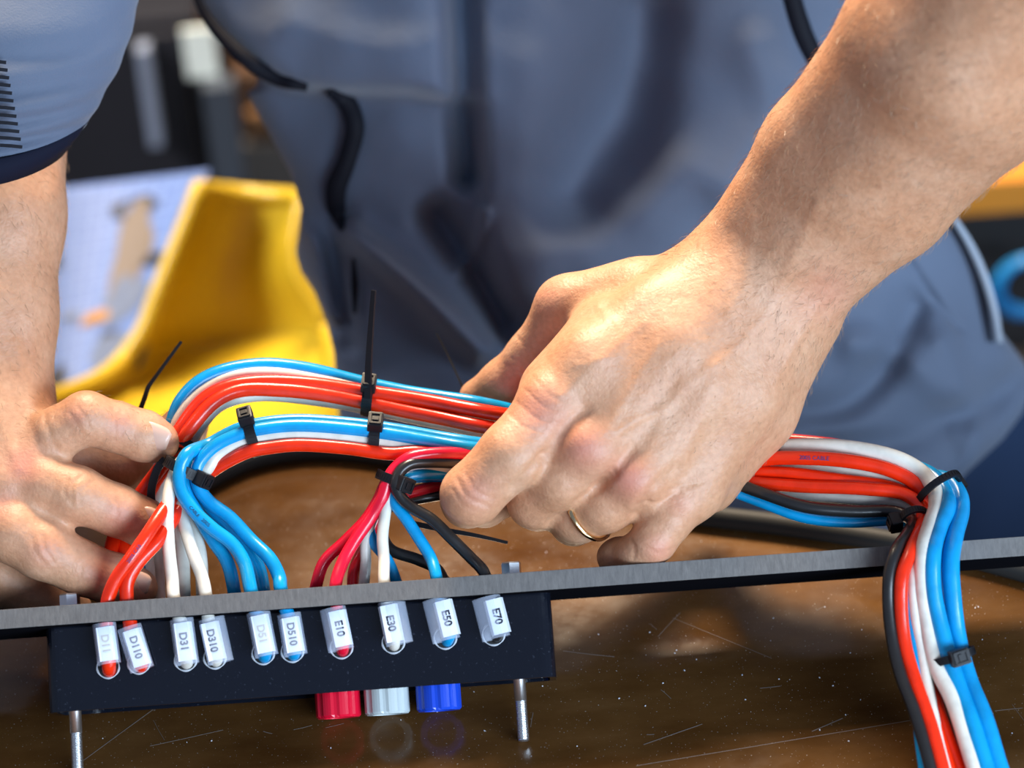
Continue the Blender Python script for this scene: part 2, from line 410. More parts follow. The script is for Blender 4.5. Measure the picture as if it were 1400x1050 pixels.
# right-hand side: stations out from the hand, over the panel and down to the frame's lower edge
RT = {}
RT['topred'] = [(1029, 601, 14), (1095, 603, 14), (1160, 612, 12), (1225, 634, 8), (1262, 665, 3), (1278, 705, -6), (1276, 750, -22), (1270, 800, -26), (1268, 860, -27), (1272, 930, -30), (1289, 987, -40), (1309, 1047, -46), (1330, 1110, -52)]
RT['white1'] = [(1020, 614, 2), (1101, 610, 2), (1164, 613, 1), (1227, 627, -2), (1259, 645, -4), (1277, 668, -9), (1280, 692, -17), (1272, 718, -26), (1263, 750, -34), (1261, 800, -36), (1268, 855, -37), (1280, 910, -40), (1303, 958, -46), (1328, 1036, -53), (1352, 1110, -57)]
RT['red2'] = [(1007, 631, -2), (1070, 626, -2), (1149, 629, -3), (1212, 641, -4), (1249, 659, -5), (1268, 683, -6), (1272, 712, -14), (1262, 750, -27), (1258, 800, -30), (1262, 860, -31), (1272, 930, -34), (1292, 1000, -44), (1316, 1060, -48), (1340, 1110, -52)]
RT['white2'] = [(1023, 640, 4), (1101, 641, 4), (1180, 648, 3), (1237, 663, 1), (1275, 685, -4), (1301, 712, -14), (1292, 749, -26), (1288, 796, -30), (1294, 843, -32), (1310, 900, -33), (1325, 960, -42), (1345, 1030, -50), (1372, 1110, -54)]
RT['red3a'] = [(1001, 647, 0), (1070, 646, 0), (1149, 656, -1), (1227, 669, -2), (1258, 690, -6), (1258, 720, -16), (1248, 752, -28), (1242, 800, -32), (1246, 870, -33), (1258, 930, -38), (1278, 987, -46), (1297, 1047, -50), (1315, 1110, -54)]
RT['red3b'] = [(1010, 659, -5), (1101, 665, -5), (1180, 668, -6), (1237, 676, -7), (1263, 697, -11), (1261, 718, -20), (1246, 752, -33), (1234, 786, -38), (1232, 827, -39), (1237, 879, -40), (1251, 930, -44), (1271, 987, -51), (1287, 1045, -56), (1303, 1110, -60)]
RT['white3'] = [(1029, 667, 1), (1086, 676, 1), (1164, 682, 0), (1227, 687, -2), (1256, 700, -6), (1262, 720, -16), (1257, 745, -28), (1250, 780, -34), (1250, 830, -36), (1258, 880, -37), (1267, 936, -41), (1276, 979, -46), (1292, 1047, -51), (1310, 1110, -55)]
RT['black'] = [(991, 656, -8), (1039, 673, -8), (1101, 693, -8), (1164, 699, -8), (1225, 700, -9), (1247, 712, -14), (1240, 730, -24), (1224, 755, -34), (1216, 785, -37), (1215, 830, -38), (1221, 880, -40), (1232, 925, -44), (1250, 972, -50), (1270, 1040, -56), (1286, 1110, -60)]
RT['bluelow'] = [(979, 664, -4), (1039, 686, -4), (1101, 708, -4), (1164, 714, -4), (1225, 711, -5), (1252, 718, -12), (1250, 745, -26), (1244, 790, -33), (1244, 825, -35), (1249, 873, -36), (1254, 930, -40), (1257, 1000, -48), (1263, 1047, -52), (1272, 1110, -56)]
RT['blue1'] = [(1020, 622, 12), (1101, 620, 12), (1190, 628, 9), (1255, 642, 3), (1279, 655, -3), (1293, 676, -10), (1295, 694, -18), (1283, 723, -27), (1275, 755, -35), (1275, 805, -37), (1286, 859, -38), (1306, 927, -42), (1330, 993, -50), (1347, 1047, -54), (1368, 1110, -58)]
RT['blue2'] = [(1020, 630, 14), (1101, 632, 14), (1190, 642, 11), (1260, 652, 4), (1295, 657, -2), (1311, 676, -8), (1314, 697, -14), (1306, 730, -25), (1300, 767, -32), (1302, 811, -34), (1310, 874, -35), (1324, 927, -39), (1347, 984, -47), (1366, 1047, -52), (1388, 1110, -56)]
def hidden(k, dx, dy, dz):
    out = []
    for i, (x, y, d) in enumerate(RT[k]):
        out.append((x+dx*(0.3 if i < 3 else 1), y+dy*(1 if y < 720 else 0), d+dz*(1 if i < 5 else .75)))
    return out
def mid(yl, dl, yr, dr):
    return [(760, yl*.72+yr*.28+4, dl+14), (880, yl*.35+yr*.65+4, (dl+dr)/2+26), (955, yl*.2+yr*.8+2, dr+24)]
def build(col, left, right, label, group, rl=2.3, rr=2.35, tail=None):
    """left: pixel stations ordered from the panel to the hand; tail: world points before them"""
    right = [(a, b, c+(15, 6, 1)[i] if i < 3 else c) for i, (a, b, c) in enumerate(right)]
    pts = pp(left)+pp(mid(left[-1][1], left[-1][2], right[0][1], right[0][2]))+pp(right)
    if tail is not None and len(tail) == 7:      # a labelled wire: dives through the plate's front overhang
        left = [(a, b, c+max(0, 5-1.4*i)) for i, (a, b, c) in enumerate(left)][1:]
        pts = pp(left)+pts[len(left)+1:]
    if tail is not None: pts = list(tail)+pts
    n0 = len(pts)-len(right)
    rad = np.array([rl]*n0+[rr]*len(right))
    row = np.hstack([np.array(pts), rad[:, None]])
    q = spline(row, 7); V, F = tube(q[:, :3], q[:, 3], 14)
    o = mk(WN, V, F, M[col]); tag(o, label, 'wire', group); return o, q[:, :3]
def entry(px, py, d):
    """points where a wire dives through the plate"""
    p, x, s = onpl(px, py, d); return x
def rear_tail(px, py, d=30):
    p, x, s = onpl(px, py, d)
    return [L3(x, d, 14), L3(x, d, 3), L3(x, d, -PT_-1)]
LABELS = {  # top x,y / bottom x,y of the white tag, ink
    'D11': ((143, 858), (149, 904), 'faint', 'D11'), 'D110': ((180, 862), (195, 911), 'ink', 'D110'), 'D31': ((249, 852), (256, 904), 'ink', 'D31'),
    'D310': ((286, 852), (297, 903), 'ink', 'D310'), 'D51': ((354, 842), (364, 893), 'faint', 'D51'), 'D510': ((396, 845), (404, 892), 'ink', 'D510'),
    'E10': ((460, 836), (470, 884), 'ink', 'E10'), 'E30': ((530, 828), (540, 878), 'ink', 'E30'), 'E50': ((605, 822), (617, 870), 'ink', 'E50'), 'E70': ((674, 820), (686, 867), 'ink', 'E70')}
def front_tail(k, entx):
    (ax, ay), (bx, by), ink, s = LABELS[k]; hx, hy = HOLES[k]
    pa, xa, sa = onpl(ax, ay, 4); pb, xb, sb = onpl(bx, by, 3.6); ph, xh, sh = onpl(hx, hy, 8)
    xe = onpl(entx, 810, 4)[1]
    return [L3(xh, 14, sh-.5), L3(xh*.7+xb*.3, 8, sh-.2), L3(xb*.7+xh*.3, 5, sh-1.6), L3(xb, 3.8, sb-2), L3(xa, 4, sa+1), L3((xa+xe)/2, 4, -1), L3(xe, 4, -PT_-1)]
def marker(k, wobj):
    (ax, ay), (bx, by), ink, s = LABELS[k]
    pa = onpl(ax, ay, 3.9)[0]; pb = onpl(bx, by, 3.7)[0]
    dn = pb-pa; Ln = np.linalg.norm(dn); dn /= Ln; out = -tv; side = np.cross(out, dn)*-1
    if side[0] < 0: side = -side
    lean = {'D110': .1, 'D310': -.25, 'E10': .25, 'E30': -.35, 'E50': .45, 'E70': .5}.get(k, 0)
    c = (pa+pb)/2
    # label: folded strip with three facets
    prof = [(-3.3, .4), (-2.5, 2.9), (2.5, 2.9), (3.3, .4)]; V = []
    for e in (-Ln/2, Ln/2):
        for (u_, v_) in prof: V.append(c+dn*e+side*u_+out*v_)
        for (u_, v_) in prof: V.append(c+dn*e+side*u_*.93+out*(v_-.25))
    F = []
    for j in range(3): F += [(j, j+1, 9+j, 8+j), (4+j, 12+j, 13+j, 5+j), (j, 4+j, 5+j, j+1), (8+j, 9+j, 13+j, 12+j)]
    F += [(0, 8, 12, 4), (3, 7, 15, 11)]
    mo = part('marker_tag', (V, F), M['label'], wobj, label='white marker tag printed '+s)
    T = text_mesh(s, 3.6 if len(s) < 4 else 3.45); V, F = place(T, c+out*2.96+dn*(-.2 if len(s) > 3 else 0), dn, side)
    part('marker_text', (V, F), M[ink], mo)
    cs = c+side*(-lean*4.2); n = 14
    q = [cs+dn*e for e in np.linspace(-Ln/2-1.4, Ln/2+1.0, 4)]
    ra = 4.0+abs(lean)*1.6; V = []; K = 20
    for p_ in q:
        for j in range(K):
            a = j*2*pi/K; V.append(p_+side*ra*cos(a)+out*(3.25*sin(a)+.1))
    F = [(i*K+j, i*K+(j+1) % K, i*K+K+(j+1) % K, i*K+K+j) for i in range(3) for j in range(K)]
    part('clear_sleeve', (V, F), M['clear'], wobj, smooth=True)
def print_on(wobj, q, s, px, m='ink', size=2.0, up=0.6, rad=2.35):
    """tiny print laid along a wire's centre line near pixel x"""
    rel = q-CAM; pxs = 700+FPX*(rel@rgt)/(rel@fwd)
    i = int(np.argmin(abs(pxs-px[0])+abs(525-FPX*(rel@upv)/(rel@fwd)-px[1])))
    i = min(max(i, 1), len(q)-2)
    t = q[i+1]-q[i-1]; t /= np.linalg.norm(t)
    if t@rgt < 0 and abs(t@rgt) > .2: t = -t
    v = -(q[i]-CAM); v /= np.linalg.norm(v); v -= (v@t)*t; v /= np.linalg.norm(v)
    s_ = np.cross(v, t); outd = v*cos(up)+s_*sin(up); side = np.cross(outd, t)
    T = text_mesh(s, size*.9, .015, .0); V, F = place(T, q[i]+outd*(rad+.06), t, side)
    part('cable_print', (V, F), M[m], wobj)

rA = 2.55
# rear upper bundle: from behind the fingers, over the arc, into the hand
A_tail = [(148, 800, -4), (149, 768, -2), (156, 736, 4), (176, 700, 12), (200, 665, 16), (222, 635, 14)]
A_t2 = [(170, 800, 0), (170, 765, 2), (172, 736, 6), (190, 700, 15), (208, 665, 18), (230, 632, 16)]
o, q = build('blue', [(190, 790, 6), (188, 740, 12), (200, 690, 20), (222, 630, 20), (235, 581, 16), (246, 551, 15), (269, 525, 15), (303, 508, 16), (360, 499, 18), (420, 505, 19), (497, 524, 20), (560, 537, 20), (606, 544, 19), (656, 552, 17)],
      RT['blue1'], 'blue wire outermost on the highest arc, printed before the right thumb', GA, rA, 3.0, rear_tail(190, 800))
print_on(o, q, '2825', (601, 543), 'ink', 1.9, .1, rA)
build('white', [(204, 790, 8), (202, 740, 14), (214, 690, 20), (232, 630, 18), (243, 577, 14), (269, 542, 14), (303, 520, 15), (337, 511, 16), (383, 511, 17), (451, 523, 18), (520, 536, 20), (606, 556, 19), (660, 566, 17)],
      RT['white1'], 'white wire tucked under the blue one on the highest arc', GA, 2.3, 2.75, rear_tail(204, 800))
build('orange', A_tail+[(246, 588, 8), (280, 545, 9), (314, 528, 10), (360, 522, 11), (429, 525, 12), (497, 535, 13), (560, 544, 13), (606, 552, 12), (663, 563, 9)],
      RT['topred'], 'upper orange-red wire of the highest arc, in front of the white one', GA, rA, 2.3, rear_tail(148, 812))
o5, q5 = build('orange', A_t2+[(257, 590, 6), (291, 551, 7), (326, 534, 9), (383, 533, 10), (440, 539, 11), (503, 551, 12), (560, 563, 12), (606, 572, 11), (658, 583, 8)],
      RT['red2'], 'lower orange-red wire of the highest arc, printed on the right of the hand', GA, rA, 2.45, rear_tail(170, 812))
print_on(o5, q5, '8093', (1030, 628), 'blueink', 2.2, 0, 2.45); print_on(o5, q5, '2005 CABLE', (1112, 627), 'blueink', 2.2, 0, 2.4)
build('white', [(218, 792, 12), (216, 740, 16), (228, 690, 22), (250, 640, 20), (270, 590, 12), (300, 555, 13), (350, 541, 15), (440, 548, 17), (514, 561, 18), (571, 573, 18), (606, 580, 17), (655, 590, 15)],
      RT['white2'], 'white wire showing under the highest arc left of the thumb', GA, 2.1, 2.5, rear_tail(218, 800))
# front upper bundle
bB = [(1, 0)]
rB = 2.35
def Barc(dy, dd, k0=0):
    base = [(264, 632), (285, 606), (323, 586), (360, 577), (406, 573), (474, 577), (537, 585), (594, 595), (650, 604)]
    nrm = [(-.75, -.65), (-.65, -.75), (-.45, -.9), (-.2, -1), (0, -1), (.06, -1), (.1, -1), (.12, -1), (.12, -1)]
    return [(b[0]-n[0]*dy, b[1]-n[1]*dy, dd) for b, n in zip(base, nrm)]
def Bblue(fan, dy, dd, loop): return fan+loop+Barc(dy, dd)
o1, q1 = build('blue', [(384, 815, -23), (382, 790, -22), (370, 765, -18), (343, 738, -12), (314, 707, -8), (284, 684, -6), (270, 662, -6)]+Barc(9, -6), RT['blue2'], 'blue wire ending in the sleeve marked D510', GB, rB, 3.0, front_tail('D510', 384))
o2, q2 = build('blue', [(343, 813, -23), (334, 769, -19), (318, 744, -15), (290, 722, -13), (263, 696, -12), (247, 668, -11), (246, 645, -10), (255, 622, -9)]+Barc(2, 0)[1:], hidden('blue2', -6, 3, 7), 'blue wire ending in the sleeve marked D51', GB, rB, 2.4, front_tail('D51', 343))
print_on(o2, q2, '2005', (284, 716), 'ink', 1.9, 0, rB); print_on(o2, q2, 'CABLE', (267, 699), 'ink', 1.7, 0, rB)
print_on(o2, q2, '21993', (585, 594), 'ink', 1.8, -.2, rB)
build('blue', [(321, 813, -9), (311, 769, -8), (291, 738, -6), (272, 706, -6), (256, 676, -5), (253, 648, -4)]+Barc(3, 5)[1:], hidden('blue1', 4, 3, 8), 'blue wire dropping behind the one marked D51, leftmost of the blue fan', GB, rB, 2.3, rear_tail(321, 815))
build('blue', [(361, 812, -9), (354, 777, -8), (338, 750, -6), (310, 716, -3), (284, 690, -1), (268, 662, 0)]+Barc(12, 6), hidden('white2', 3, 4, 6), 'blue wire dropping between those marked D51 and D510, behind them', GB, rB, 2.3, rear_tail(361, 812))
o3, q3 = build('white', [(281, 816, -23), (276, 788, -22), (266, 762, -18), (255, 728, -12), (247, 695, -6), (246, 664, -2), (258, 640, 0)]+Barc(20, -5), RT['white3'], 'white wire ending in the sleeve marked D310', GB, 2.2, 2.0, front_tail('D310', 281))
build('white', [(237, 820, -23), (236, 795, -22), (231, 750, -18), (229, 700, -13), (232, 670, -9), (240, 645, -5), (256, 625, 3)]+Barc(19, 1)[1:], hidden('white3', 2, 4, 6), 'white wire ending in the sleeve marked D31, leftmost white drop', GB, 2.2, 2.0, front_tail('D31', 237))
build('white', [(252, 815, -9), (250, 757, -6), (243, 700, -2), (243, 665, 2), (256, 640, 6)]+Barc(22, 6), hidden('white1', 4, 5, 8), 'white wire dropping behind the one marked D31', GB, 2.2, 2.2, rear_tail(252, 815))
build('white', [(277, 815, -9), (274, 757, -6), (262, 712, -1), (254, 676, 3), (262, 648, 8)]+Barc(16, 8), hidden('white3', -5, -4, 9), 'white wire dropping behind the one marked D310', GB, 2.2, 2.0, rear_tail(277, 813))
build('orange', [(173, 823, -24), (174, 797, -24), (187, 771, -22), (217, 738, -17), (235, 712, -11), (250, 690, -4), (268, 668, 0), (284, 648, -2)]+Barc(35, -7)[2:-2]+[(571, 618, -7), (640, 625, -3)], RT['red3b'], 'red wire ending in the sleeve marked D110', GB, 2.4, 2.3, front_tail('D110', 173))
o4, q4 = build('orange', [(147, 824, -24), (158, 793, -25), (180, 762, -24), (202, 730, -20), (222, 700, -13), (240, 675, -3), (258, 655, 4)]+Barc(30, 2)[1:], RT['red3a'], 'red wire ending in the sleeve marked D11, nearest the left hand', GB, 2.4, 2.2, front_tail('D11', 147))
print_on(o4, q4, '2005 CAB', (182, 758), 'blueink', 1.9, 0, 2.4)
# small lower bundle
build('crimson', [(460, 805, -23), (469, 768, -20), (486, 738, -16), (508, 706, -13), (523, 680, -13), (530, 657, -13), (542, 639, -12), (560, 626, -12), (583, 621, -11), (629, 620, -8)], hidden('red3b', 0, -4, 5), 'crimson wire ending in the sleeve marked E10', GC, 2.15, 2.1, front_tail('E10', 460))
build('crimson', [(431, 806, -9), (443, 769, -10), (471, 741, -10), (500, 711, -9), (517, 684, -8), (528, 660, -8), (545, 640, -6), (575, 627, -4), (629, 626, -2)], hidden('red3a', 0, -3, 6), 'crimson wire leftmost of the small bundle, dropping behind the panel', GC, 2.1, 2.1, rear_tail(431, 806))
build('white', [(526, 801, -23), (525, 765, -19), (523, 735, -16), (527, 699, -13), (532, 668, -11), (545, 650, -8), (570, 640, -6), (625, 642, -3)], hidden('white3', -4, 5, 5), 'white wire ending in the sleeve marked E30', GC, 2.0, 2.0, front_tail('E30', 526))
build('white', [(497, 803, -9), (500, 769, -9), (500, 740, -9), (510, 705, -8), (527, 672, -5), (545, 648, -2), (575, 636, 0), (625, 638, 2)], hidden('white1', -4, 8, 10), 'white wire dropping behind the panel left of the one marked E30', GC, 1.9, 2.1, rear_tail(497, 803))
build('blue', [(598, 796, -23), (589, 763, -20), (574, 738, -17), (555, 709, -14), (539, 686, -12), (537, 665, -10), (551, 654, -8), (572, 649, -7), (606, 649, -4), (640, 652, 0)], hidden('white2', -6, 6, 8), 'blue wire ending in the sleeve marked E50', GC, 2.05, 2.1, front_tail('E50', 598))
build('blue', [(543, 798, -9), (530, 766, -9), (510, 740, -9), (505, 715, -7), (520, 690, -5), (536, 668, -3), (556, 656, 0), (590, 652, 3), (640, 655, 4)], RT['bluelow'], 'blue wire crossing behind the one marked E30', GC, 1.9, 1.95, rear_tail(543, 798))
build('black', [(664, 790, -23), (643, 762, -20), (617, 736, -18), (590, 710, -16), (565, 695, -15), (549, 681, -15), (541, 662, -15), (547, 645, -14), (560, 635, -13), (583, 632, -11), (625, 633, -8)], RT['black'], 'black wire ending in the sleeve marked E70', GC, 2.0, 2.1, front_tail('E70', 664))
build('black', [(608, 797, -9), (597, 778, -8), (571, 765, -6), (535, 752, -4), (524, 735, -2), (524, 708, -2), (535, 690, 0), (555, 685, 2), (576, 681, 4), (599, 677, 5), (650, 670, 8)], hidden('black', 6, 2, 9), 'black wire behind the small bundle, passing low under the index finger', GC, 2.0, 2.0, rear_tail(608, 797))
build('red', [(482, 806, -7), (484, 780, -5), (500, 745, -3), (515, 710, -2), (533, 688, -2), (552, 677, 0), (574, 670, 2), (599, 664, 4), (650, 655, 8)], hidden('topred', -6, 10, 3), 'red wire just above the low black one under the index finger', GC, 2.0, 2.0, rear_tail(482, 806))

for o_ in [x for x in C.objects if x.name.startswith(WN)]:
    m_ = o_['label'].split('marked ')[-1].split(',')[0]
    if 'ending in the sleeve' in o_['label']: marker(m_, o_)

# ---------------------------------------------------------------- cable ties
def tie(px, py, dd, tan2, ra, rb, ah, label, tail=None, wid=3.6, hs=1.0, ddt=0):
    c = P(px, py, dd); t = tan2[0]*rgt-tan2[1]*upv+ddt*fwd; t /= np.linalg.norm(t)
    v = -ray(px, py); v /= np.linalg.norm(v); v -= (v@t)*t; v /= np.linalg.norm(v); e = np.cross(t, v)
    if e@upv < 0 and abs(e@upv) > .3: e = -e
    a = np.linspace(0, 2*pi, 41); V = []
    for x in a[:-1]:
        o_ = e*cos(x)/ra+v*sin(x)/rb; o_ /= np.linalg.norm(o_); p_ = c+ra*cos(x)*e+rb*sin(x)*v
        for u_, z in ((-.5, 0), (.5, 0), (.5, 1), (-.5, 1)): V.append(p_+t*u_*wid+o_*z*1.1)
    F = []
    for i in range(40):
        for j in range(4): F.append((i*4+j, ((i+1) % 40)*4+j, ((i+1) % 40)*4+(j+1) % 4, i*4+(j+1) % 4))
    root = empty('cable_tie', c); tag(root, label, 'cable tie', 'black cable ties on the wire bundles')
    part('strap', (V, F), M['nylon'], root)
    x = ah; o_ = e*cos(x)/ra+v*sin(x)/rb; o_ /= np.linalg.norm(o_); s_ = np.cross(t, o_)
    hc = c+ra*cos(x)*e+rb*sin(x)*v+o_*2.2*hs
    h = box(hc, t, s_, o_, 5.2*hs, 6.0*hs, 4.2*hs, .7)
    ho = part('tie_head', h, M['nylon'], root)
    part('slot', join(*[box(hc+t*dx*hs+s_*dy*hs+o_*2.2*hs, t, s_, o_, sx*hs, sy*hs, .7, .1) for dx, dy, sx, sy in ((-1.7, 0, .7, 4.2), (1.7, 0, .7, 4.2), (0, 2.0, 3.6, .7), (0, -2.0, 3.6, .7), (0, .3, 2.2, 1.2))]), M['nylon'], ho)
    # grip teeth across the strap
    tt = [box(c+(ra+1.1)*cos(y)*e+(rb+1.1)*sin(y)*v, t, np.cross(t, e*cos(y)/ra+v*sin(y)/rb)/max(np.linalg.norm(np.cross(t, e*cos(y)/ra+v*sin(y)/rb)), 1e-6), EZ, wid*.55, .35, .35) for y in np.linspace(-pi/2, pi*1.2, 34)]
    g = part('strap_teeth', join(*tt), M['nylon'], root); g['kind'] = 'stuff'
    if tail:
        q = spline(pp(tail), 8); n = len(q); wd = np.linspace(tail_w, tail_w*.62, n)
        part('tail', strip(q, -fwd-.6*rgt, wd, .9), M['nylon'], root)
    return root
tail_w = 2.7
tie(503, 543, 14, (.99, .12), 5.6, 5.2, .9, 'cable tie with a long upright tail on the highest arc', [(503, 545, 6), (504, 500, 5), (507, 450, 4), (511, 397, 2)])
tie(345, 594, -1, (.96, -.28), 6.8, 6.5, .75, 'cable tie nearest the crest of the front blue, white and red bundle')
tie(513, 597, -1, (.99, .08), 6.2, 6.5, .95, 'cable tie directly below the one with the upright tail')
tie(253, 642, -3, (-.45, .9), 6.6, 7, 2.5, 'cable tie at the bend where the blue wires fan out')
tail_w = 1.3
tie(256, 604, 12, (-.55, .85), 5.4, 5.5, 2.7, 'cable tie behind the left index fingertip, its thin tail rising beside the yellow chair', [(250, 609, 8), (215, 640, 4), (205, 668, 2)], 3.0, .8)
tie(537, 655, -9, (-.35, .93), 4.8, 5.5, 2.2, 'cable tie on the small lower bundle left of the index finger', None, 3.2, 1.0)
tail_w = 1.6
tie(1284, 668, -9, (.55, .83), 7.6, 6, 5.3, 'upper cable tie at the right bend, its head standing up', None, 2.4, 1.0, -.5)
tie(1250, 712, -14, (.3, .95), 4.6, 6, 2.7, 'lower cable tie at the right bend holding the black and red wires', None, 2.4, .95, -.8)
tie(1299, 898, -38, (.3, .95), 7.4, 5, 1.9, 'cable tie on the hanging white and blue wires below the panel edge', None, 2.6, 1.05)
# loose tails lying about
def loose(pts, w0, w1, label):
    q = spline(pp(pts), 8); o = mk('tie_tail', *strip(q, -fwd+.2*upv, np.linspace(w0, w1, len(q)), .8), M['nylon'], None, False); tag(o, label, 'cable tie')
loose([(158, 640, 34), (182, 585, 31), (197, 546, 29), (203, 529, 28), (207, 523, 28), (220, 505, 27), (248, 467, 26)], 2.0, .9, 'thin black tie tail bent upright beside the yellow chair')
loose([(648, 560, 44), (632, 528, 46), (612, 485, 50), (597, 456, 52)], .8, .5, 'hair-thin black tie tail against the grey shirt left of the thumb')
loose([(560, 715, 6), (610, 725, 2), (650, 732, 0), (694, 742, -2)], 2.0, 1.0, 'black tie tail pointing right above the bench, under the index finger')
loose([(208, 700, 2), (207, 670, 0), (216, 640, -2), (226, 628, -3)], 2.8, 2.6, 'black tie strap looped over the red wires beside the middle fingertip')

# ---------------------------------------------------------------- thick black hose along the far edge of the bench
hq = spline([G(120, 800, 4)+A(0, 0, 0), G(215, 700, 4), G(285, 655, 4), G(345, 628, 4), G(410, 616, 4), G(470, 616, 4), G(540, 625, 4), G(620, 640, 4), G(760, 668, 4), G(880, 690, 4), G(960, 704, 4), G(1060, 716, 4), G(1150, 729, 4), G(1240, 744, 4), G(1330, 762, 4), G(1480, 805, 4), G(1700, 880, 4), G(1900, 960, 4)], 10)
ho_ = mk('rubber_hose', *tube(hq, 4.0, 20), mat('black_rubber', (0.02, 0.021, 0.021), 0.6, Specular_IOR_Level=0.3)); tag(ho_, 'thick black hose lying along the far edge of the bench behind the wires', 'hose')

# ---------------------------------------------------------------- person: body by signed distance field
def cap(p, a, b, ra, rb):
    ab = b-a; t = np.clip(((p-a)@ab)/max(ab@ab, 1e-9), 0, 1)
    return np.linalg.norm(p-(a+t[..., None]*ab), axis=-1)-(ra+(rb-ra)*t)
def sdf(groups, h, pad=6):
    """groups: list of (k_in, k_out, [(a,b,ra,rb)...]) -> surface-net mesh"""
    lo = np.min([np.minimum(a, b)-max(ra, rb) for g in groups for a, b, ra, rb in g[2]], 0)-pad
    hi = np.max([np.maximum(a, b)+max(ra, rb) for g in groups for a, b, ra, rb in g[2]], 0)+pad
    n = np.ceil((hi-lo)/h).astype(int)+1
    T = np.full(n, 9.0, np.float32)
    def smin(x, y, k):
        if k <= 0: return np.minimum(x, y)
        q = np.maximum(k-np.abs(x-y), 0)/k; return np.minimum(x, y)-q*q*k*.25
    for kin, kout, prims in groups:
        gl_ = np.min([np.minimum(a, b)-max(ra, rb) for a, b, ra, rb in prims], 0)-pad-kout-9
        gh_ = np.max([np.maximum(a, b)+max(ra, rb) for a, b, ra, rb in prims], 0)+pad+kout+9
        i0 = np.clip(((gl_-lo)/h).astype(int), 0, n); i1 = np.clip(((gh_-lo)/h).astype(int)+1, 0, n)
        D = np.full(i1-i0, 9.0, np.float32)
        for a, b, ra, rb in prims:
            m_ = max(ra, rb)+9+kin
            j0 = np.clip(((np.minimum(a, b)-m_-lo)/h).astype(int), i0, i1); j1 = np.clip(((np.maximum(a, b)+m_-lo)/h).astype(int)+1, i0, i1)
            if np.any(j1 <= j0): continue
            ax = [lo[k]+h*np.arange(j0[k], j1[k]) for k in range(3)]
            p = np.stack(np.meshgrid(*ax, indexing='ij'), -1)
            sl = tuple(slice(j0[k]-i0[k], j1[k]-i0[k]) for k in range(3))
            D[sl] = smin(D[sl], cap(p, a, b, ra, rb).astype(np.float32), kin)
        sl = tuple(slice(i0[k], i1[k]) for k in range(3)); T[sl] = smin(T[sl], D, kout)
    T += 1e-5
    ins = T < 0
    cs = np.zeros(n-1, np.int8)
    for dx in (0, 1):
        for dy in (0, 1):
            for dz in (0, 1): cs += ins[dx:n[0]-1+dx, dy:n[1]-1+dy, dz:n[2]-1+dz]
    act = np.argwhere((cs > 0) & (cs < 8)); idx = -np.ones(n-1, np.int64); idx[tuple(act.T)] = np.arange(len(act))
    acc = np.zeros((len(act), 3)); cnt = np.zeros(len(act))
    cor = [(x, y, z) for x in (0, 1) for y in (0, 1) for z in (0, 1)]
    for c0 in cor:
        for k in range(3):
            if c0[k]: continue
            c1 = list(c0); c1[k] = 1
            f0 = T[tuple((act+c0).T)]; f1 = T[tuple((act+c1).T)]; m_ = (f0 < 0) != (f1 < 0)
            t = np.where(m_, f0/np.where(m_, f0-f1, 1), 0)
            pt = act+np.array(c0)+t[:, None]*(np.array(c1)-np.array(c0)); acc[m_] += pt[m_]; cnt[m_] += 1
    V = lo+h*acc/cnt[:, None]
    Q = []
    for k in range(3):
        a, b = (k+1) % 3, (k+2) % 3
        s0 = [slice(None)]*3; s1 = [slice(None)]*3; s0[k] = slice(0, -1); s1[k] = slice(1, None)
        e = ins[tuple(s0)] != ins[tuple(s1)]; E = np.argwhere(e); E = E[(E[:, a] > 0) & (E[:, b] > 0) & (E[:, a] < n[a]-1) & (E[:, b] < n[b]-1)]
        inn = ins[tuple(E.T)]
        def at(da, db):
            x = E.copy(); x[:, a] -= da; x[:, b] -= db; return idx[tuple(x.T)]
        q = np.stack([at(0, 0), at(1, 0), at(1, 1), at(0, 1)], 1); q[~inn] = q[~inn][:, ::-1]; Q.append(q)
    Q = np.vstack(Q); Q = Q[(Q >= 0).all(1)]
    # two light smoothing passes
    e = np.vstack([Q[:, [0, 1]], Q[:, [1, 2]], Q[:, [2, 3]], Q[:, [3, 0]]])
    for _ in range(4):
        s = np.zeros_like(V); c = np.zeros(len(V))
        for k in range(3): s[:, k] = np.bincount(e[:, 0], V[e[:, 1], k], len(V))+np.bincount(e[:, 1], V[e[:, 0], k], len(V))
        c = np.bincount(e[:, 0], minlength=len(V))+np.bincount(e[:, 1], minlength=len(V)); V = V*.5+.5*s/c[:, None]
    return V, Q
def ch(pts):
    """chain of (px,py,dd,r)"""
    q = [(P(a, b, c), r) for a, b, c, r in pts]
    return [(q[i][0], q[i+1][0], q[i][1], q[i+1][1]) for i in range(len(q)-1)]

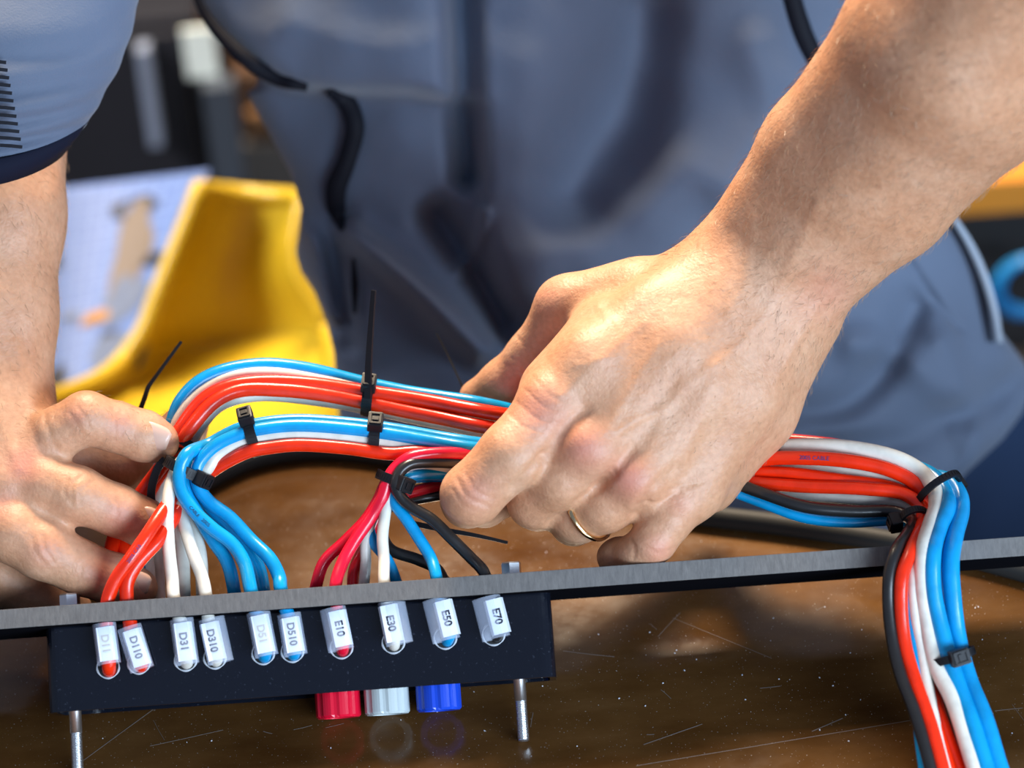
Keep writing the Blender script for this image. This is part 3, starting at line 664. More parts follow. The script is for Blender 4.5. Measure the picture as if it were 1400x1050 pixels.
# right of the photograph: the hand that closes on the wires
armR = ch([(1007, 345, -2, 14.5), (1120, 205, -24, 19), (1262, 45, -60, 25), (1420, -150, -95, 30)]) + \
       ch([(1088, 405, 2, 15.0), (1215, 270, -22, 20), (1345, 110, -55, 27), (1470, -100, -90, 33)]) + \
       ch([(1045, 375, -6, 16), (1170, 240, -30, 20), (1305, 80, -66, 28), (1450, -130, -98, 33)])
palmR = ch([(1010, 350, -2, 14), (900, 435, -12, 13), (815, 500, -20, 13), (760, 558, -21, 12.5)]) + \
        ch([(1040, 370, -6, 15), (920, 480, -18, 13.5), (812, 608, -24, 12.0)]) + \
        ch([(1065, 385, -5, 15), (960, 530, -16, 13), (872, 650, -22, 11.5)]) + \
        ch([(1088, 405, -2, 15), (1010, 540, -8, 14), (940, 665, -12, 12)]) + \
        ch([(1095, 440, 6, 13), (1030, 560, 6, 14), (965, 655, 2, 12)]) + \
        ch([(985, 365, 2, 12), (870, 410, 6, 11), (785, 418, 10, 9.5)]) + \
        ch([(960, 400, 0, 13), (830, 470, -4, 12), (790, 520, -6, 10)]) + \
        ch([(830, 455, -8, 10.5), (755, 530, -14, 10.5)])
thR = ch([(868, 402, 6, 11.5), (772, 420, 14, 9.6), (725, 487, 26, 7.8), (690, 522, 33, 7.6), (652, 543, 40, 6.4)])
ixR = ch([(762, 556, -21, 12.3), (700, 622, -27, 11.0), (645, 676, -24, 10.2), (640, 684, -12, 9.0), (662, 688, 6, 8), (690, 680, 18, 7)])
mdR = ch([(812, 608, -24, 11.8), (768, 655, -22, 10.2), (733, 684, -13, 9.6), (736, 690, 0, 8.6), (760, 690, 10, 7.6), (790, 680, 18, 7)])
rgR = ch([(872, 652, -21, 11.5), (828, 688, -18, 9.6), (790, 704, -10, 9.4), (785, 712, 2, 8.2), (805, 706, 10, 7.4), (835, 690, 16, 7)])
pkR = ch([(940, 668, -12, 12), (912, 710, -19, 8.2), (893, 740, -20, 7.4), (872, 756, -16, 6.6), (846, 760, -8, 6.0), (838, 762, -6, 5.6)])
knR = ch([(748, 548, -25, 8.5), (752, 552, -25, 8.5)])+ch([(803, 610, -29.5, 8.4), (807, 614, -29.5, 8.2)])+ch([(866, 652, -26.5, 7.8), (868, 655, -26.5, 7.8)])
grpR = [(7, 6, armR+palmR), (5, 6, thR), (2.5, 2.4, ixR), (2.5, 2.0, mdR), (2.5, 2.0, rgR), (2.5, 3.0, pkR), (2, 5, knR)]
# left of the photograph: the hand steadying the wires
armL = ch([(0, 130, 52, 25), (-6, 300, 34, 23.5), (0, 430, 26, 19), (4, 560, 18, 17.5)]) + ch([(-60, 120, 52, 26), (-70, 300, 32, 25), (-62, 430, 22, 22), (-56, 560, 12, 18)])
palmL = ch([(5, 560, 18, 16), (28, 605, 8, 13.5), (48, 625, 4, 10)])+ch([(-25, 580, 10, 17), (-8, 640, 2, 14), (20, 665, -2, 11)]) + \
        ch([(-50, 590, 12, 17), (-50, 680, 0, 14), (-16, 705, -2, 12)])+ch([(-80, 590, 16, 16), (-95, 700, 6, 14), (-50, 760, 4, 12)]) + \
        ch([(-20, 640, 22, 13), (40, 640, 28, 11)])
ixL = ch([(40, 628, 2, 10.5), (82, 590, -2, 8.6), (118, 572, -3, 9.0), (160, 584, 1, 8.4), (196, 596, 4, 8.6), (216, 604, 6, 7.4)])
mdL = ch([(14, 660, -2, 11), (64, 664, -6, 9.6), (104, 676, -7, 9.6), (160, 698, -2, 8.6), (196, 714, 2, 8.2), (208, 720, 3, 7.0)])
rgL = ch([(-24, 700, -4, 12), (20, 728, -10, 10.4), (58, 750, -10, 10.2), (110, 776, -6, 9.0), (160, 794, -2, 8.8), (188, 804, 0, 7.0)])
pkL = ch([(-60, 745, 2, 12), (0, 790, 10, 10), (50, 815, 14, 9), (95, 835, 14, 8)])
thL = ch([(-10, 640, 26, 13), (60, 632, 34, 11), (110, 622, 40, 9.6), (170, 632, 40, 9.2), (215, 620, 38, 8.8), (250, 588, 36, 8.0), (258, 575, 36, 7.0)])
knL = ch([(36, 632, -4, 7), (38, 634, -4, 7)])+ch([(2, 660, -9, 6), (4, 662, -9, 6)])
grpL = [(7, 6, armL+palmL), (2.5, 4, ixL), (2.5, 4, mdL), (2.5, 4, rgL), (2.5, 3, pkL), (3, 3, thL), (2, 4, knL)]
# trunk and upper arms, inside the clothes
shR, shL = P(1350, -480, 230), P(180, -480, 230)
trunk = [(30, 20, [(P(850, 620, 320), P(820, -100, 330), 100, 100), (P(820, -100, 330), P(800, -420, 340), 100, 95),
                   (shL, shR, 55, 55), (P(850, 640, 320), P(950, 1100, 380), 95, 90)]),
         (20, 20, [(shR, P(1440, -130, -92), 48, 36)]), (20, 20, [(shL, P(-40, 90, 52), 48, 27)])]
VR, QR = sdf(grpR, 0.85); VL, QL = sdf(grpL, 0.85); VT, QT = sdf(trunk, 7.0, 16)
V = np.vstack([VR, VL, VT]); Q = np.vstack([QR, QL+len(VR), QT+len(VR)+len(VL)])
# surface detail: creases, tendons, veins, knuckles, in relief and in skin colour
rel = V-CAM; dp = rel@fwd; PX = 700+FPX*(rel@rgt)/dp; PY = 525-FPX*(rel@upv)/dp
fn = np.cross(V[Q[:, 1]]-V[Q[:, 0]], V[Q[:, 2]]-V[Q[:, 0]]); vn = np.zeros_like(V)
for k in range(4):
    for j in range(3): vn[:, j] += np.bincount(Q[:, k], fn[:, j], len(V))
vn /= np.linalg.norm(vn, axis=1)[:, None]+1e-9
if (vn[:len(VR)]*(VR-VR.mean(0))).sum() < 0: vn = -vn; Q = Q[:, ::-1]
front = np.clip(-(vn@fwd)*2.0, 0, 1)
front[(dp-DIST) > 30] *= 0
def dpoly(pts):
    d = np.full(len(V), 1e9); q = spline([(a, b, 0) for a, b in pts], 5)[:, :2]
    for i in range(len(q)-1):
        a, b = q[i], q[i+1]; ab = b-a; t = np.clip(((PX-a[0])*ab[0]+(PY-a[1])*ab[1])/(ab@ab+1e-9), 0, 1)
        d = np.minimum(d, np.hypot(PX-a[0]-t*ab[0], PY-a[1]-t*ab[1]))
    return d
disp = np.zeros(len(V)); red = np.zeros(len(V)); dark = np.zeros(len(V))
def groove(pts, wdt, amp): 
    global disp
    disp += amp*np.exp(-(dpoly(pts)/wdt)**2)*front
for pts, wd, am in [
    # veins and tendons of the right hand
    ([(1120, 275), (1085, 350), (1060, 410), (1015, 470), (960, 510), (905, 560)], 9, .42), ([(1030, 300), (1015, 390), (1000, 430), (1015, 470)], 8, .25),
    ([(905, 560), (870, 575), (845, 590)], 6, .6), ([(900, 470), (870, 520), (830, 590)], 7, .35), ([(960, 470), (900, 590), (880, 640)], 8, .35), ([(880, 440), (800, 510), (770, 540)], 8, .45),
    ([(820, 420), (850, 480), (790, 500)], 6, .3), ([(980, 500), (950, 590), (930, 640)], 8, .3), ([(1130, 400), (1100, 450), (1060, 520)], 7, .35),
    # hollows between the knuckles
    ([(800, 560), (770, 590), (745, 625)], 9, -1.0), ([(865, 615), (845, 640), (820, 665)], 8, -1.1), ([(925, 640), (900, 660), (875, 690)], 8, -.9), ([(745, 470), (715, 520)], 6, -.3),
    ([(745, 622), (724, 643), (700, 668)], 6, -1.3), ([(838, 648), (792, 686), (752, 716)], 6, -1.3), ([(888, 688), (868, 704)], 5, -.8),
    # creases on index knuckle and PIP
    ([(690, 560), (720, 585), (742, 590)], 2.2, -.28), ([(700, 545), (735, 572), (752, 575)], 2.2, -.28), ([(715, 530), (745, 556), (762, 560)], 2.2, -.25), ([(728, 515), (755, 542), (772, 548)], 2.2, -.2),
    ([(625, 655), (640, 680), (668, 692)], 2.5, -.38), ([(638, 650), (652, 672), (676, 682)], 2.5, -.32), ([(618, 668), (632, 690), (650, 697)], 2.2, -.25),
    ([(700, 455), (715, 470), (724, 492)], 2.5, -.25), ([(692, 500), (706, 508), (712, 520)], 2.5, -.35), ([(700, 490), (712, 497), (719, 510)], 2.5, -.3),
    ([(930, 672), (905, 686), (885, 690)], 2.6, -.5), ([(960, 660), (920, 668), (890, 682)], 2.4, -.35), ([(880, 745), (900, 756), (918, 752)], 2.2, -.25), ([(862, 738), (868, 750), (866, 765)], 2.5, -.35),
    # left hand creases
    ([(96, 566), (104, 578), (112, 592)], 2.5, -.3), ([(106, 556), (116, 570), (122, 586)], 2.5, -.3), ([(154, 560), (158, 580), (156, 602)], 2.4, -.28), ([(165, 562), (168, 580), (165, 600)], 2.2, -.22),
    ([(92, 656), (88, 672), (96, 688)], 2.6, -.45), ([(112, 650), (98, 664), (100, 690)], 3.0, -.4), ([(130, 656), (112, 672), (108, 690)], 2.5, -.25), ([(158, 680), (160, 700), (154, 716)], 2.4, -.28),
    ([(44, 735), (48, 755), (62, 772)], 2.6, -.4), ([(58, 732), (62, 752), (74, 768)], 2.6, -.35), ([(72, 732), (74, 748), (84, 764)], 2.4, -.3), ([(112, 770), (110, 784), (104, 800)], 2.4, -.28),
    ([(60, 560), (70, 600), (90, 630)], 3, -.3), ([(20, 470), (40, 540), (60, 600)], 8, .5), ([(0, 560), (10, 600), (25, 640)], 8, .5)]:
    groove(pts, wd, am)
def patch(x, y, rr, a, arr): arr += a*np.exp(-(((PX-x)**2+(PY-y)**2)/rr**2))*np.clip(front, 0, 1)
for x, y, rr, a in [(735, 560, 34, .5), (798, 612, 30, .55), (860, 655, 28, .6), (650, 672, 26, .35), (900, 752, 20, .4), (745, 400, 24, .3), (1130, 400, 40, .25), (930, 690, 18, .25), (840, 765, 14, .2),
                   (32, 635, 24, .55), (105, 568, 16, .3), (165, 578, 20, .35), (228, 606, 14, .4), (165, 706, 22, .35), (60, 755, 22, .25), (190, 805, 22, .4), (5, 690, 18, .35), (148, 786, 24, .2)]:
    patch(x, y, rr, a, red)
for x, y, s_ in [(1273, 27, 4), (1221, 65, 3), (1224, 75, 3), (1183, 73, 2.5), (1216, 95, 3.5), (1245, 107, 3), (1303, 112, 3.5), (1301, 124, 3), (1272, 124, 3), (1201, 255, 3.5), (1113, 300, 3), (793, 573, 2.6)]:
    patch(x, y, s_, .75, dark)
V = V+vn*disp[:, None]
red = np.clip(red, 0, .8); dark = np.clip(dark, 0, 1)
person = empty('person', P(850, 600, 220)*A(1, 1, 0)+A(0, 0, -900))
tag(person, 'person in a grey-blue jersey holding a wire bundle with both hands, wearing a gold ring', 'person')
body = mk('body', V, Q, M['skin'], person, True, {'red': red, 'dark': dark})
# fingernails
def nail(px, py, dd, dir2, ln, wd, tilt=0.0, ry=0.0):
    c = P(px, py, dd); v = -ray(px, py); v /= np.linalg.norm(v)
    t = dir2[0]*rgt-dir2[1]*upv; t /= np.linalg.norm(t); s = np.cross(v, t)
    v2 = v*cos(tilt)+s*sin(tilt); s = np.cross(v2, t); Vn, Fn = [], []; a, b = 9, 8
    for i in range(a):
        x = -1+2*i/(a-1); half = (1-abs(x)**4*.35)
        for j in range(b):
            y = (-1+2*j/(b-1))*half
            for z in (0,): Vn.append(c+t*x*ln/2+s*y*wd/2+v2*(.35-.33*wd*.5*y*y-.12*ln*.5*max(x, 0)**2))
    n = a*b; Vn = Vn+[p_-v2*.8 for p_ in Vn]
    for i in range(a-1):
        for j in range(b-1):
            k = i*b+j; Fn += [(k, k+1, k+b+1, k+b), (n+k, n+k+b, n+k+b+1, n+k+1)]
    ed = [i*b for i in range(a)]+[(a-1)*b+j for j in range(1, b)]+[i*b+b-1 for i in range(a-2, -1, -1)]+[j for j in range(b-2, 0, -1)]
    Fn += [(ed[i], ed[(i+1) % len(ed)], n+ed[(i+1) % len(ed)], n+ed[i]) for i in range(len(ed))]
    return part('fingernail', (Vn, Fn), M['nail'], person, smooth=True)
nail(211, 597, -3.5, (.92, .38), 10.5, 8.6, -.2)
nail(207, 712, -5.7, (.9, .42), 9.5, 8.0, -.25)
nail(188, 797, -7.4, (.93, .35), 8.5, 7.6, -.35)
nail(655, 536, 33.2, (-.85, .4), 7.5, 7.0, -.7)
# wedding ring
rc = P(807, 697, -13.5); rt = P(780, 710, -8)-P(828, 688, -18); rt /= np.linalg.norm(rt)
e1 = np.cross(rt, upv); e1 /= np.linalg.norm(e1); e2 = np.cross(rt, e1)
rq = [rc+(10.35)*(cos(a)*e1+sin(a)*e2) for a in np.linspace(0, 2*pi, 60)]
Vr, Fr = tube(rq, 0.95, 10, False, 1.0); part('wedding_ring', (Vr, Fr), M['gold'], person, smooth=True, label='thin gold ring on the bent ring finger')

# ---------------------------------------------------------------- jersey
XL = [(-200, 170), (-60, 235), (0, 268), (40, 296), (75, 332), (100, 352), (116, 352), (128, 337), (180, 366), (240, 398), (285, 412), (320, 408), (345, 404), (372, 412), (400, 430), (440, 446), (480, 456), (540, 461), (620, 467), (800, 470)]
XR = [(-200, 1230), (0, 1250), (200, 1275), (290, 1302), (330, 1328), (370, 1346), (420, 1362), (455, 1370), (500, 1404), (530, 1412), (565, 1398), (600, 1372), (650, 1318), (700, 1285), (800, 1270)]
def poly_d(px, py, pts):
    q = spline([(a, b, 0) for a, b in pts], 6)[:, :2]; d = np.full(px.shape, 1e9); sd = np.zeros(px.shape)
    for i in range(len(q)-1):
        a, b = q[i], q[i+1]; ab = b-a; t = np.clip(((px-a[0])*ab[0]+(py-a[1])*ab[1])/(ab@ab+1e-9), 0, 1)
        dx, dy = px-a[0]-t*ab[0], py-a[1]-t*ab[1]; dn = np.hypot(dx, dy); m_ = dn < d; d = np.where(m_, dn, d)
    return d
sg = lambda x: 1/(1+np.exp(-np.clip(x, -30, 30)))
FOLD = [([(628, -80), (632, 80), (640, 240)], 20, -16), ([(480, 318), (560, 385), (655, 478)], 22, 14), ([(470, 300), (455, 360), (480, 470)], 18, -6), ([(600, 300), (650, 375), (692, 440)], 26, -17),
        ([(628, 372), (655, 330), (662, 290)], 9, 6), ([(700, 0), (712, 140), (730, 330)], 55, 5), ([(880, 20), (850, 150), (790, 260)], 60, -17), ([(950, 240), (860, 300), (800, 330)], 60, 6),
        ([(1050, 575), (1150, 555), (1210, 500), (1250, 420)], 24, -8), ([(1120, 610), (1250, 590), (1330, 560), (1400, 510)], 24, -9), ([(1000, 560), (1130, 590), (1300, 585)], 20, 5),
        ([(1170, 470), (1230, 480), (1300, 540)], 26, 5), ([(1238, 350), (1275, 405), (1312, 450)], 4, -2.5), ([(1290, 470), (1330, 560), (1330, 640)], 22, 5), ([(470, 520), (600, 500), (700, 520)], 40, -6),
        ([(1040, 60), (1060, 160), (1010, 260)], 40, 6), ([(400, 40), (480, 70), (600, 60)], 40, 4), ([(380, 280), (430, 330), (455, 430)], 11, 6), ([(400, 300), (415, 380), (450, 450)], 9, -6), ([(740, 380), (760, 460), (740, 560)], 40, 5)]
def shirt_dd(px, py):
    px = np.asarray(px, float); py = np.asarray(py, float)
    d = 118+35*py/700+55*((px-820)/520)**2
    yl = interp(px, [(250, 40), (330, 90), (400, 118), (450, 124), (560, 126), (650, 140)])
    d = d-22*sg((yl-py)/5)*sg((645-px)/12)
    xs = interp(py, [(-100, 652), (0, 655), (250, 657), (430, 690), (520, 720)])
    d = d-11*sg((px-xs)/5)*np.exp(-np.clip(px-xs, 0, 400)/170)*sg((440-py)/25)
    for pts, wd, am in FOLD: d = d-1.4*am*np.exp(-(poly_d(px, py, pts)/wd)**2)
    d = d+2.6*np.sin(px/47+py/83)*np.sin(py/61-px/130)+.8*np.sin(px/19-py/37)*np.sin(py/29+px/71)
    return d
NU, NV = 200, 190
pyv = np.linspace(-180, 790, NV); us = np.linspace(-.10, 1.10, NU)
UU, PYv = np.meshgrid(us, pyv); xl_, xr_ = interp(PYv, XL), interp(PYv, XR)
uc = np.clip(UU, 0, 1); ov = np.maximum(np.maximum(-UU, UU-1), 0)/.10
edge = np.minimum(uc, 1-uc)*(xr_-xl_); rnd = 12*np.exp(-edge/14)
PXv = xl_+uc*(xr_-xl_)
DD = shirt_dd(PXv, PYv)+rnd+ov*95
PXv = PXv+np.where(UU < 0, 1, -1)*(ov**2)*55*(ov > 0)
vfun = fwd[None, None]+((PXv-700)/FPX)[..., None]*rgt-((PYv-525)/FPX)[..., None]*upv
VS_ = (CAM+(DIST+DD)[..., None]*vfun).reshape(-1, 3)
ii, jj = np.meshgrid(np.arange(NV-1), np.arange(NU-1), indexing='ij'); k_ = (ii*NU+jj).ravel()
FSq = np.stack([k_, k_+NU, k_+NU+1, k_+1], 1)
shirt = mk('jersey', VS_, FSq, M['shirt'], person)
sol = shirt.modifiers.new('thick', 'SOLIDIFY'); sol.thickness = 0.0012; sol.offset = -1
def trim(name, pts, wds, m, off=-1.0, th=1.0):
    q = spline([(a, b, 0) for a, b in pts], 8)[:, :2]; w_ = np.interp(np.linspace(0, 1, len(q)), np.linspace(0, 1, len(wds)), wds)/3.6
    Q3 = np.array([P(a, b, float(shirt_dd(a, b))+off) for a, b in q])
    return part(name, strip(Q3, -fwd, w_, th), m, shirt, smooth=True)
trim('piping', [(262, -20), (282, 22), (308, 55), (345, 88), (380, 108), (420, 120)], [10, 15, 19, 22, 20, 10], M['piping'], -4, 4)
trim('piping', [(452, 124), (474, 140), (485, 172), (474, 220), (460, 256), (460, 285), (467, 312)], [16, 27, 27, 26, 30, 26, 8], M['piping'], -3.5, 2)
trim('piping', [(1078, -20), (1094, 35), (1112, 75), (1135, 115)], [26, 28, 26, 20], M['piping'], -1.5)
trim('piping', [(483, 355), (485, 390), (485, 428)], [5, 11, 5], M['piping'], -5)
trim('piping', [(1290, 292), (1318, 335), (1338, 380), (1350, 430), (1356, 468)], [3, 5, 5, 5, 3], M['piping'], -2)
trim('grey_piping', [(1298, 290), (1326, 335), (1346, 380), (1360, 430), (1366, 468)], [8, 11, 12, 12, 9], M['silver'], -4, 3)
# sleeve at the left: elliptical loft about the upper arm
def loft(rings, k=60, wr=0):
    V = []
    for i, (Lx, Ly, Rx, Ry, dd, dep) in enumerate(rings):
        c = P((Lx+Rx)/2, (Ly+Ry)/2, dd); a = (P(Rx, Ry, dd)-P(Lx, Ly, dd))/2; v = -fwd*cos(.45)-upv*sin(.45)
        for j in range(k):
            t = j*2*pi/k; w_ = 1+wr*sin(t*3+i*.9)*.5+wr*sin(t*7+i*.5)*.35
            V.append(c+a*cos(t)*w_+v*dep*sin(t)*w_*(1+.03*sin(i*1.1+t*2)))
    n = len(rings); F = [(i*k+j, i*k+(j+1) % k, (i+1)*k+(j+1) % k, (i+1)*k+j) for i in range(n-1) for j in range(k)]
    return V, F
rs = [(-330, -420, 330, -460, 60, 55), (-300, -260, 262, -270, 50, 50), (-280, -120, 216, -110, 44, 46), (-265, 0, 190, 0, 44, 56), (-255, 60, 178, 52, 42, 54), (-245, 115, 158, 100, 38, 49), (-235, 155, 138, 138, 34, 41), (-225, 178, 120, 166, 33, 40)]
rq_ = spline(rs, 6)
so_ = part('sleeve', loft([tuple(x) for x in rq_], 60, .012), M['shirt'], shirt, smooth=True); so_.modifiers.new('t', 'SOLIDIFY').thickness = .001
rs2 = [(-226, 174, 123, 160, 32.5, 41.5), (-218, 192, 110, 178, 32, 41), (-206, 212, 92, 202, 32, 40)]
cf = part('sleeve_cuff', loft(rs2, 60, .012), M['cuff'], so_, smooth=True); cf.modifiers.new('t', 'SOLIDIFY').thickness = .0022
for i in range(12):
    y = 84+i*10.5; x1 = 4+i*2.0; q = [P(x1-26, y-1, 33-44+1.5), P(x1-10, y, -8.5), P(x1+4, y+1.5, -7)]
    part('stripe_bar', strip(q, -fwd, 1.1, 1.0), M['piping'], so_)
# trousers
PXt, PYt = np.meshgrid(np.linspace(1180, 1520, 30), np.linspace(540, 820, 24))
DDt = 245+60*((PXt-1250)/250)**2+3*np.sin(PXt/30+PYt/45)
Vt = np.array([P(a, b, c) for a, b, c in zip(PXt.ravel(), PYt.ravel(), DDt.ravel())]); ii, jj = np.meshgrid(np.arange(23), np.arange(29), indexing='ij'); k_ = (ii*30+jj).ravel()
tr = mk('trousers', Vt, np.stack([k_, k_+30, k_+31, k_+1], 1), M['navy'], person); tr.modifiers.new('t', 'SOLIDIFY').thickness = .0015

# arm hair: short fine curved strands, one stuff part
def hairs(vsel, n, ln, dirv):
    Vh, Fh = [], []
    idx_ = rng.choice(vsel, n)
    for i in idx_:
        d0 = dirv+rng.normal(0, .45, 3); d0 -= (d0@vn[i])*vn[i]; d0 /= np.linalg.norm(d0)+1e-9; L = ln*rng.uniform(.5, 1.2)
        p0 = V[i]-vn[i]*.1; p1 = p0+d0*L*.5+vn[i]*L*.28; p2 = p0+d0*L+vn[i]*L*.35; s = np.cross(d0, fwd); s /= np.linalg.norm(s)+1e-9; w_ = .045
        b = len(Vh); Vh += [p0-s*w_, p0+s*w_, p1+s*w_, p1-s*w_, p2]; Fh += [(b, b+1, b+2, b+3), (b+3, b+2, b+4)]
    return Vh, Fh
nR = len(VR); allv = np.arange(len(V))
fa = allv[(allv < nR) & ((PX-PY) > 560) & (PY > -20)]
fb = allv[(allv >= nR) & (allv < nR+len(VL)) & (PY < 600) & (PX > -40)]
hand = allv[(allv < nR) & ((PX-PY) <= 560) & ((PX-PY) > 330) & (PX > 860)]
dR = -(P(1200, 250, 0)-P(1050, 430, 0)); dR = P(1050, 430, 0)-P(1200, 230, 0); dR /= np.linalg.norm(dR)
hm_ = mat('arm_hair', (0.30, 0.18, 0.10), 0.4)
hh = part('arm_hair', join(hairs(fa, 3200, 4.2, dR), hairs(fb, 900, 4, -upv), hairs(hand, 300, 2.2, dR)), hm_, person); hh['kind'] = 'stuff'

# ---------------------------------------------------------------- yellow chair
chair = empty('plastic_chair', P(300, 700, 760)*A(1, 1, 0)+A(0, 0, -900))
tag(chair, 'yellow moulded plastic chair shell behind the left hand', 'chair')
rows = [((272, 257), (417, 269)), ((256, 300), (408, 300)), ((238, 345), (403, 335)), ((214, 405), (410, 380)), ((192, 458), (436, 425)), ((148, 510), (453, 470)), ((80, 541), (461, 525)), ((20, 560), (468, 580)), ((-20, 600), (480, 640)), ((-60, 720), (490, 720))]
rr_ = spline([(a[0], a[1], b[0], b[1]) for a, b in rows], 6); Vc = []; nu = 34
for i, (ax, ay, bx, by) in enumerate(rr_):
    s = i/(len(rr_)-1)
    for j in range(nu):
        u_ = j/(nu-1); bow = (1-(2*u_-1)**2)**.7
        base = 470-260*max(0, s-.50)**1.0
        Vc.append(P(ax+(bx-ax)*u_, ay+(by-ay)*u_+2*bow, base+52*bow*(.4+.6*min(1, s*2))))
n = len(rr_); k = nu
Vc = np.array(Vc)
ym = mat('yellow_plastic', (0.72, 0.40, 0.004), 0.35); n_, l_, b_ = nodes(ym)
l_.new(ramp(ym, noise(ym, 9, 3).outputs['Fac'], [(0.3, (0.42, 0.27, 0.004)), (0.7, (0.49, 0.33, 0.018))]).outputs[0], b_.inputs['Base Color'])
sh_ = part('shell', (Vc, [(i*k+j, (i+1)*k+j, (i+1)*k+j+1, i*k+j+1) for i in range(n-1) for j in range(k-1)]), ym, chair, smooth=True); sh_.modifiers.new('t', 'SOLIDIFY').thickness = .004
grid = Vc.reshape(n, k, 3)
rimq = np.vstack([grid[::-1, 0], grid[0, 1:-1], grid[:, -1]])
part('rim', tube(rimq, 4.5, 10), ym, chair, smooth=True)
lgm = mat('chair_leg_steel', (0.25, 0.25, 0.26), 0.3, Metallic=.9)
bc = P(240, 640, 500)
for sx, sy in ((-1, -1), (1, -1), (1, 1), (-1, 1)):
    part('leg', tube([bc+A(sx*70, sy*60, -20), A(bc[0]+sx*120, bc[1]+sy*110, -900)], 9, 12), lgm, chair, smooth=True)
part('leg_brace', tube([bc+A(-70, -60, -22), bc+A(70, -60, -22), bc+A(70, 60, -22), bc+A(-70, 60, -22), bc+A(-70, -60, -22)], 6, 10), lgm, chair)

# printed checked sheet standing left of the chair
def sheet_mat():
    m = mat('printed_checked_sheet', (0.55, 0.66, 0.95), 0.6); n, l, b = nodes(m)
    uv = n.new('ShaderNodeTexCoord'); br = n.new('ShaderNodeTexBrick'); l.new(uv.outputs['UV'], br.inputs['Vector'])
    br.offset = 0; br.inputs['Scale'].default_value = 1; br.inputs['Brick Width'].default_value = .071; br.inputs['Row Height'].default_value = .062; br.inputs['Mortar Size'].default_value = .004
    br.inputs['Color1'].default_value = (0.085, 0.14, 0.30, 1); br.inputs['Color2'].default_value = (0.10, 0.155, 0.32, 1); br.inputs['Mortar'].default_value = (0.04, 0.075, 0.22, 1)
    l.new(br.outputs['Color'], b.inputs['Base Color']); return m
sheet = empty('printed_sheet', P(150, 540, 420)); tag(sheet, 'pale blue checked sheet with brown and black print, left of the yellow chair', 'sheet')
def SP(u_, v_, off=0.0):
    tl, tr_, bl, br_ = A(40, 262), A(286, 232), A(20, 600), A(130, 600)
    top = tl+(tr_-tl)*u_; bot = A(40, 560)+(A(190, 500)-A(40, 560))*u_; p = top+(bot-top)*v_
    return P(p[0], p[1], 540+18*sin(u_*3)-60*v_+off)
nu = 24; Vp = [SP(i/(nu-1), j/(nu-1)) for j in range(nu) for i in range(nu)]
so2 = part('sheet_surface', (Vp, [(j*nu+i, j*nu+nu+i, j*nu+nu+i+1, j*nu+i+1) for j in range(nu-1) for i in range(nu-1)]), sheet_mat(), sheet, smooth=True)
uvl = so2.data.uv_layers.new(name='UVMap')
for lp in so2.data.loops:
    vi = lp.vertex_index; uvl.data[lp.index].uv = ((vi % nu)/(nu-1), (vi//nu)/(nu-1))
so2.modifiers.new('t', 'SOLIDIFY').thickness = .0012
def blob(u_, v_, ru, rv, m, seed, nm='print_patch', inner=0):
    rg = np.random.default_rng(seed); k = 22; V = []; a = np.arange(k)*2*pi/k; w_ = 1+.12*np.sin(a*3+seed)+.08*np.sin(a*5+2*seed)
    for t, q in zip(a, w_): V.append(SP(u_+ru*q*cos(t), v_+rv*q*sin(t), -1.2))
    if inner:
        V += [SP(u_+ru*inner*cos(t), v_+rv*inner*sin(t), -1.2) for t in a]; F = [(i, (i+1) % k, k+(i+1) % k, k+i) for i in range(k)]
    else: F = [tuple(range(k))]
    part(nm, (V, F), m, sheet)
bk, br, gy, og = mat('print_black', (.008, .01, .02), .6), mat('print_tan', (.12, .09, .065), .6), mat('print_grey', (.08, .10, .15), .6), mat('print_amber', (.28, .12, .006), .6)
blob(.66, .36, .12, .24, br, 1); blob(.68, .60, .15, .12, gy, 2); blob(.66, .86, .15, .10, gy, 3)
blob(.62, .15, .135, .062, bk, 4, inner=.52); blob(.16, .34, .05, .042, bk, 5); blob(.83, .43, .09, .035, bk, 6); blob(.52, .66, .14, .03, og, 7); blob(.72, .62, .07, .06, bk, 8)
blob(.62, .80, .08, .06, bk, 9); blob(.24, .90, .07, .06, bk, 10); blob(.30, .62, .06, .02, gy, 11)

# ---------------------------------------------------------------- workshop clutter far behind
def block(name, x0, y0, x1, y1, dd, depth, m, label, cat, bev=3):
    """upright cabinet-like block whose front spans the pixels at a given depth, standing vertically in the room"""
    a, b, c_ = P(x0, y1, dd), P(x1, y1, dd), P((x0+x1)/2, y0, dd)
    yy = (a[1]+b[1])/2; wd = abs(b[0]-a[0]); v = ray((x0+x1)/2, y0); zt = (CAM+v*((yy-CAM[1])/v[1]))[2]; v = ray((x0+x1)/2, y1); zb = (CAM+v*((yy-CAM[1])/v[1]))[2]
    return (a[0]+b[0])/2, yy, wd, zb, zt
def cabinet(name, x0, y0, x1, y1, dd, depth, m, label, cat, floor=True):
    cx, yy, wd, zb, zt = block(name, x0, y0, x1, y1, dd, depth, m, label, cat)
    if floor: zb = -900
    root = empty(name, (cx, yy+depth/2, zb)); tag(root, label, cat)
    part('carcass', box((cx, yy+depth/2+4, (zb+zt)/2), EX, EY, EZ, wd, depth, zt-zb, 4), m, root)
    return root, cx, yy, wd, zb, zt
bkm = mat('black_cabinet', (0.018, 0.018, 0.022), 0.35)
r_, cx, yy, wd, zb, zt = cabinet('equipment_cabinet', 60, 30, 326, 470, 900, 350, bkm, 'black cabinet with a white label far behind the left arm', 'cabinet')
part('door', box((cx, yy, (zb+zt)/2), EX, EY, EZ, wd-16, 8, zt-zb-16, 2), bkm, r_)
def onY(px, py, Y): v = ray(px, py); return CAM+v*((Y-CAM[1])/v[1])
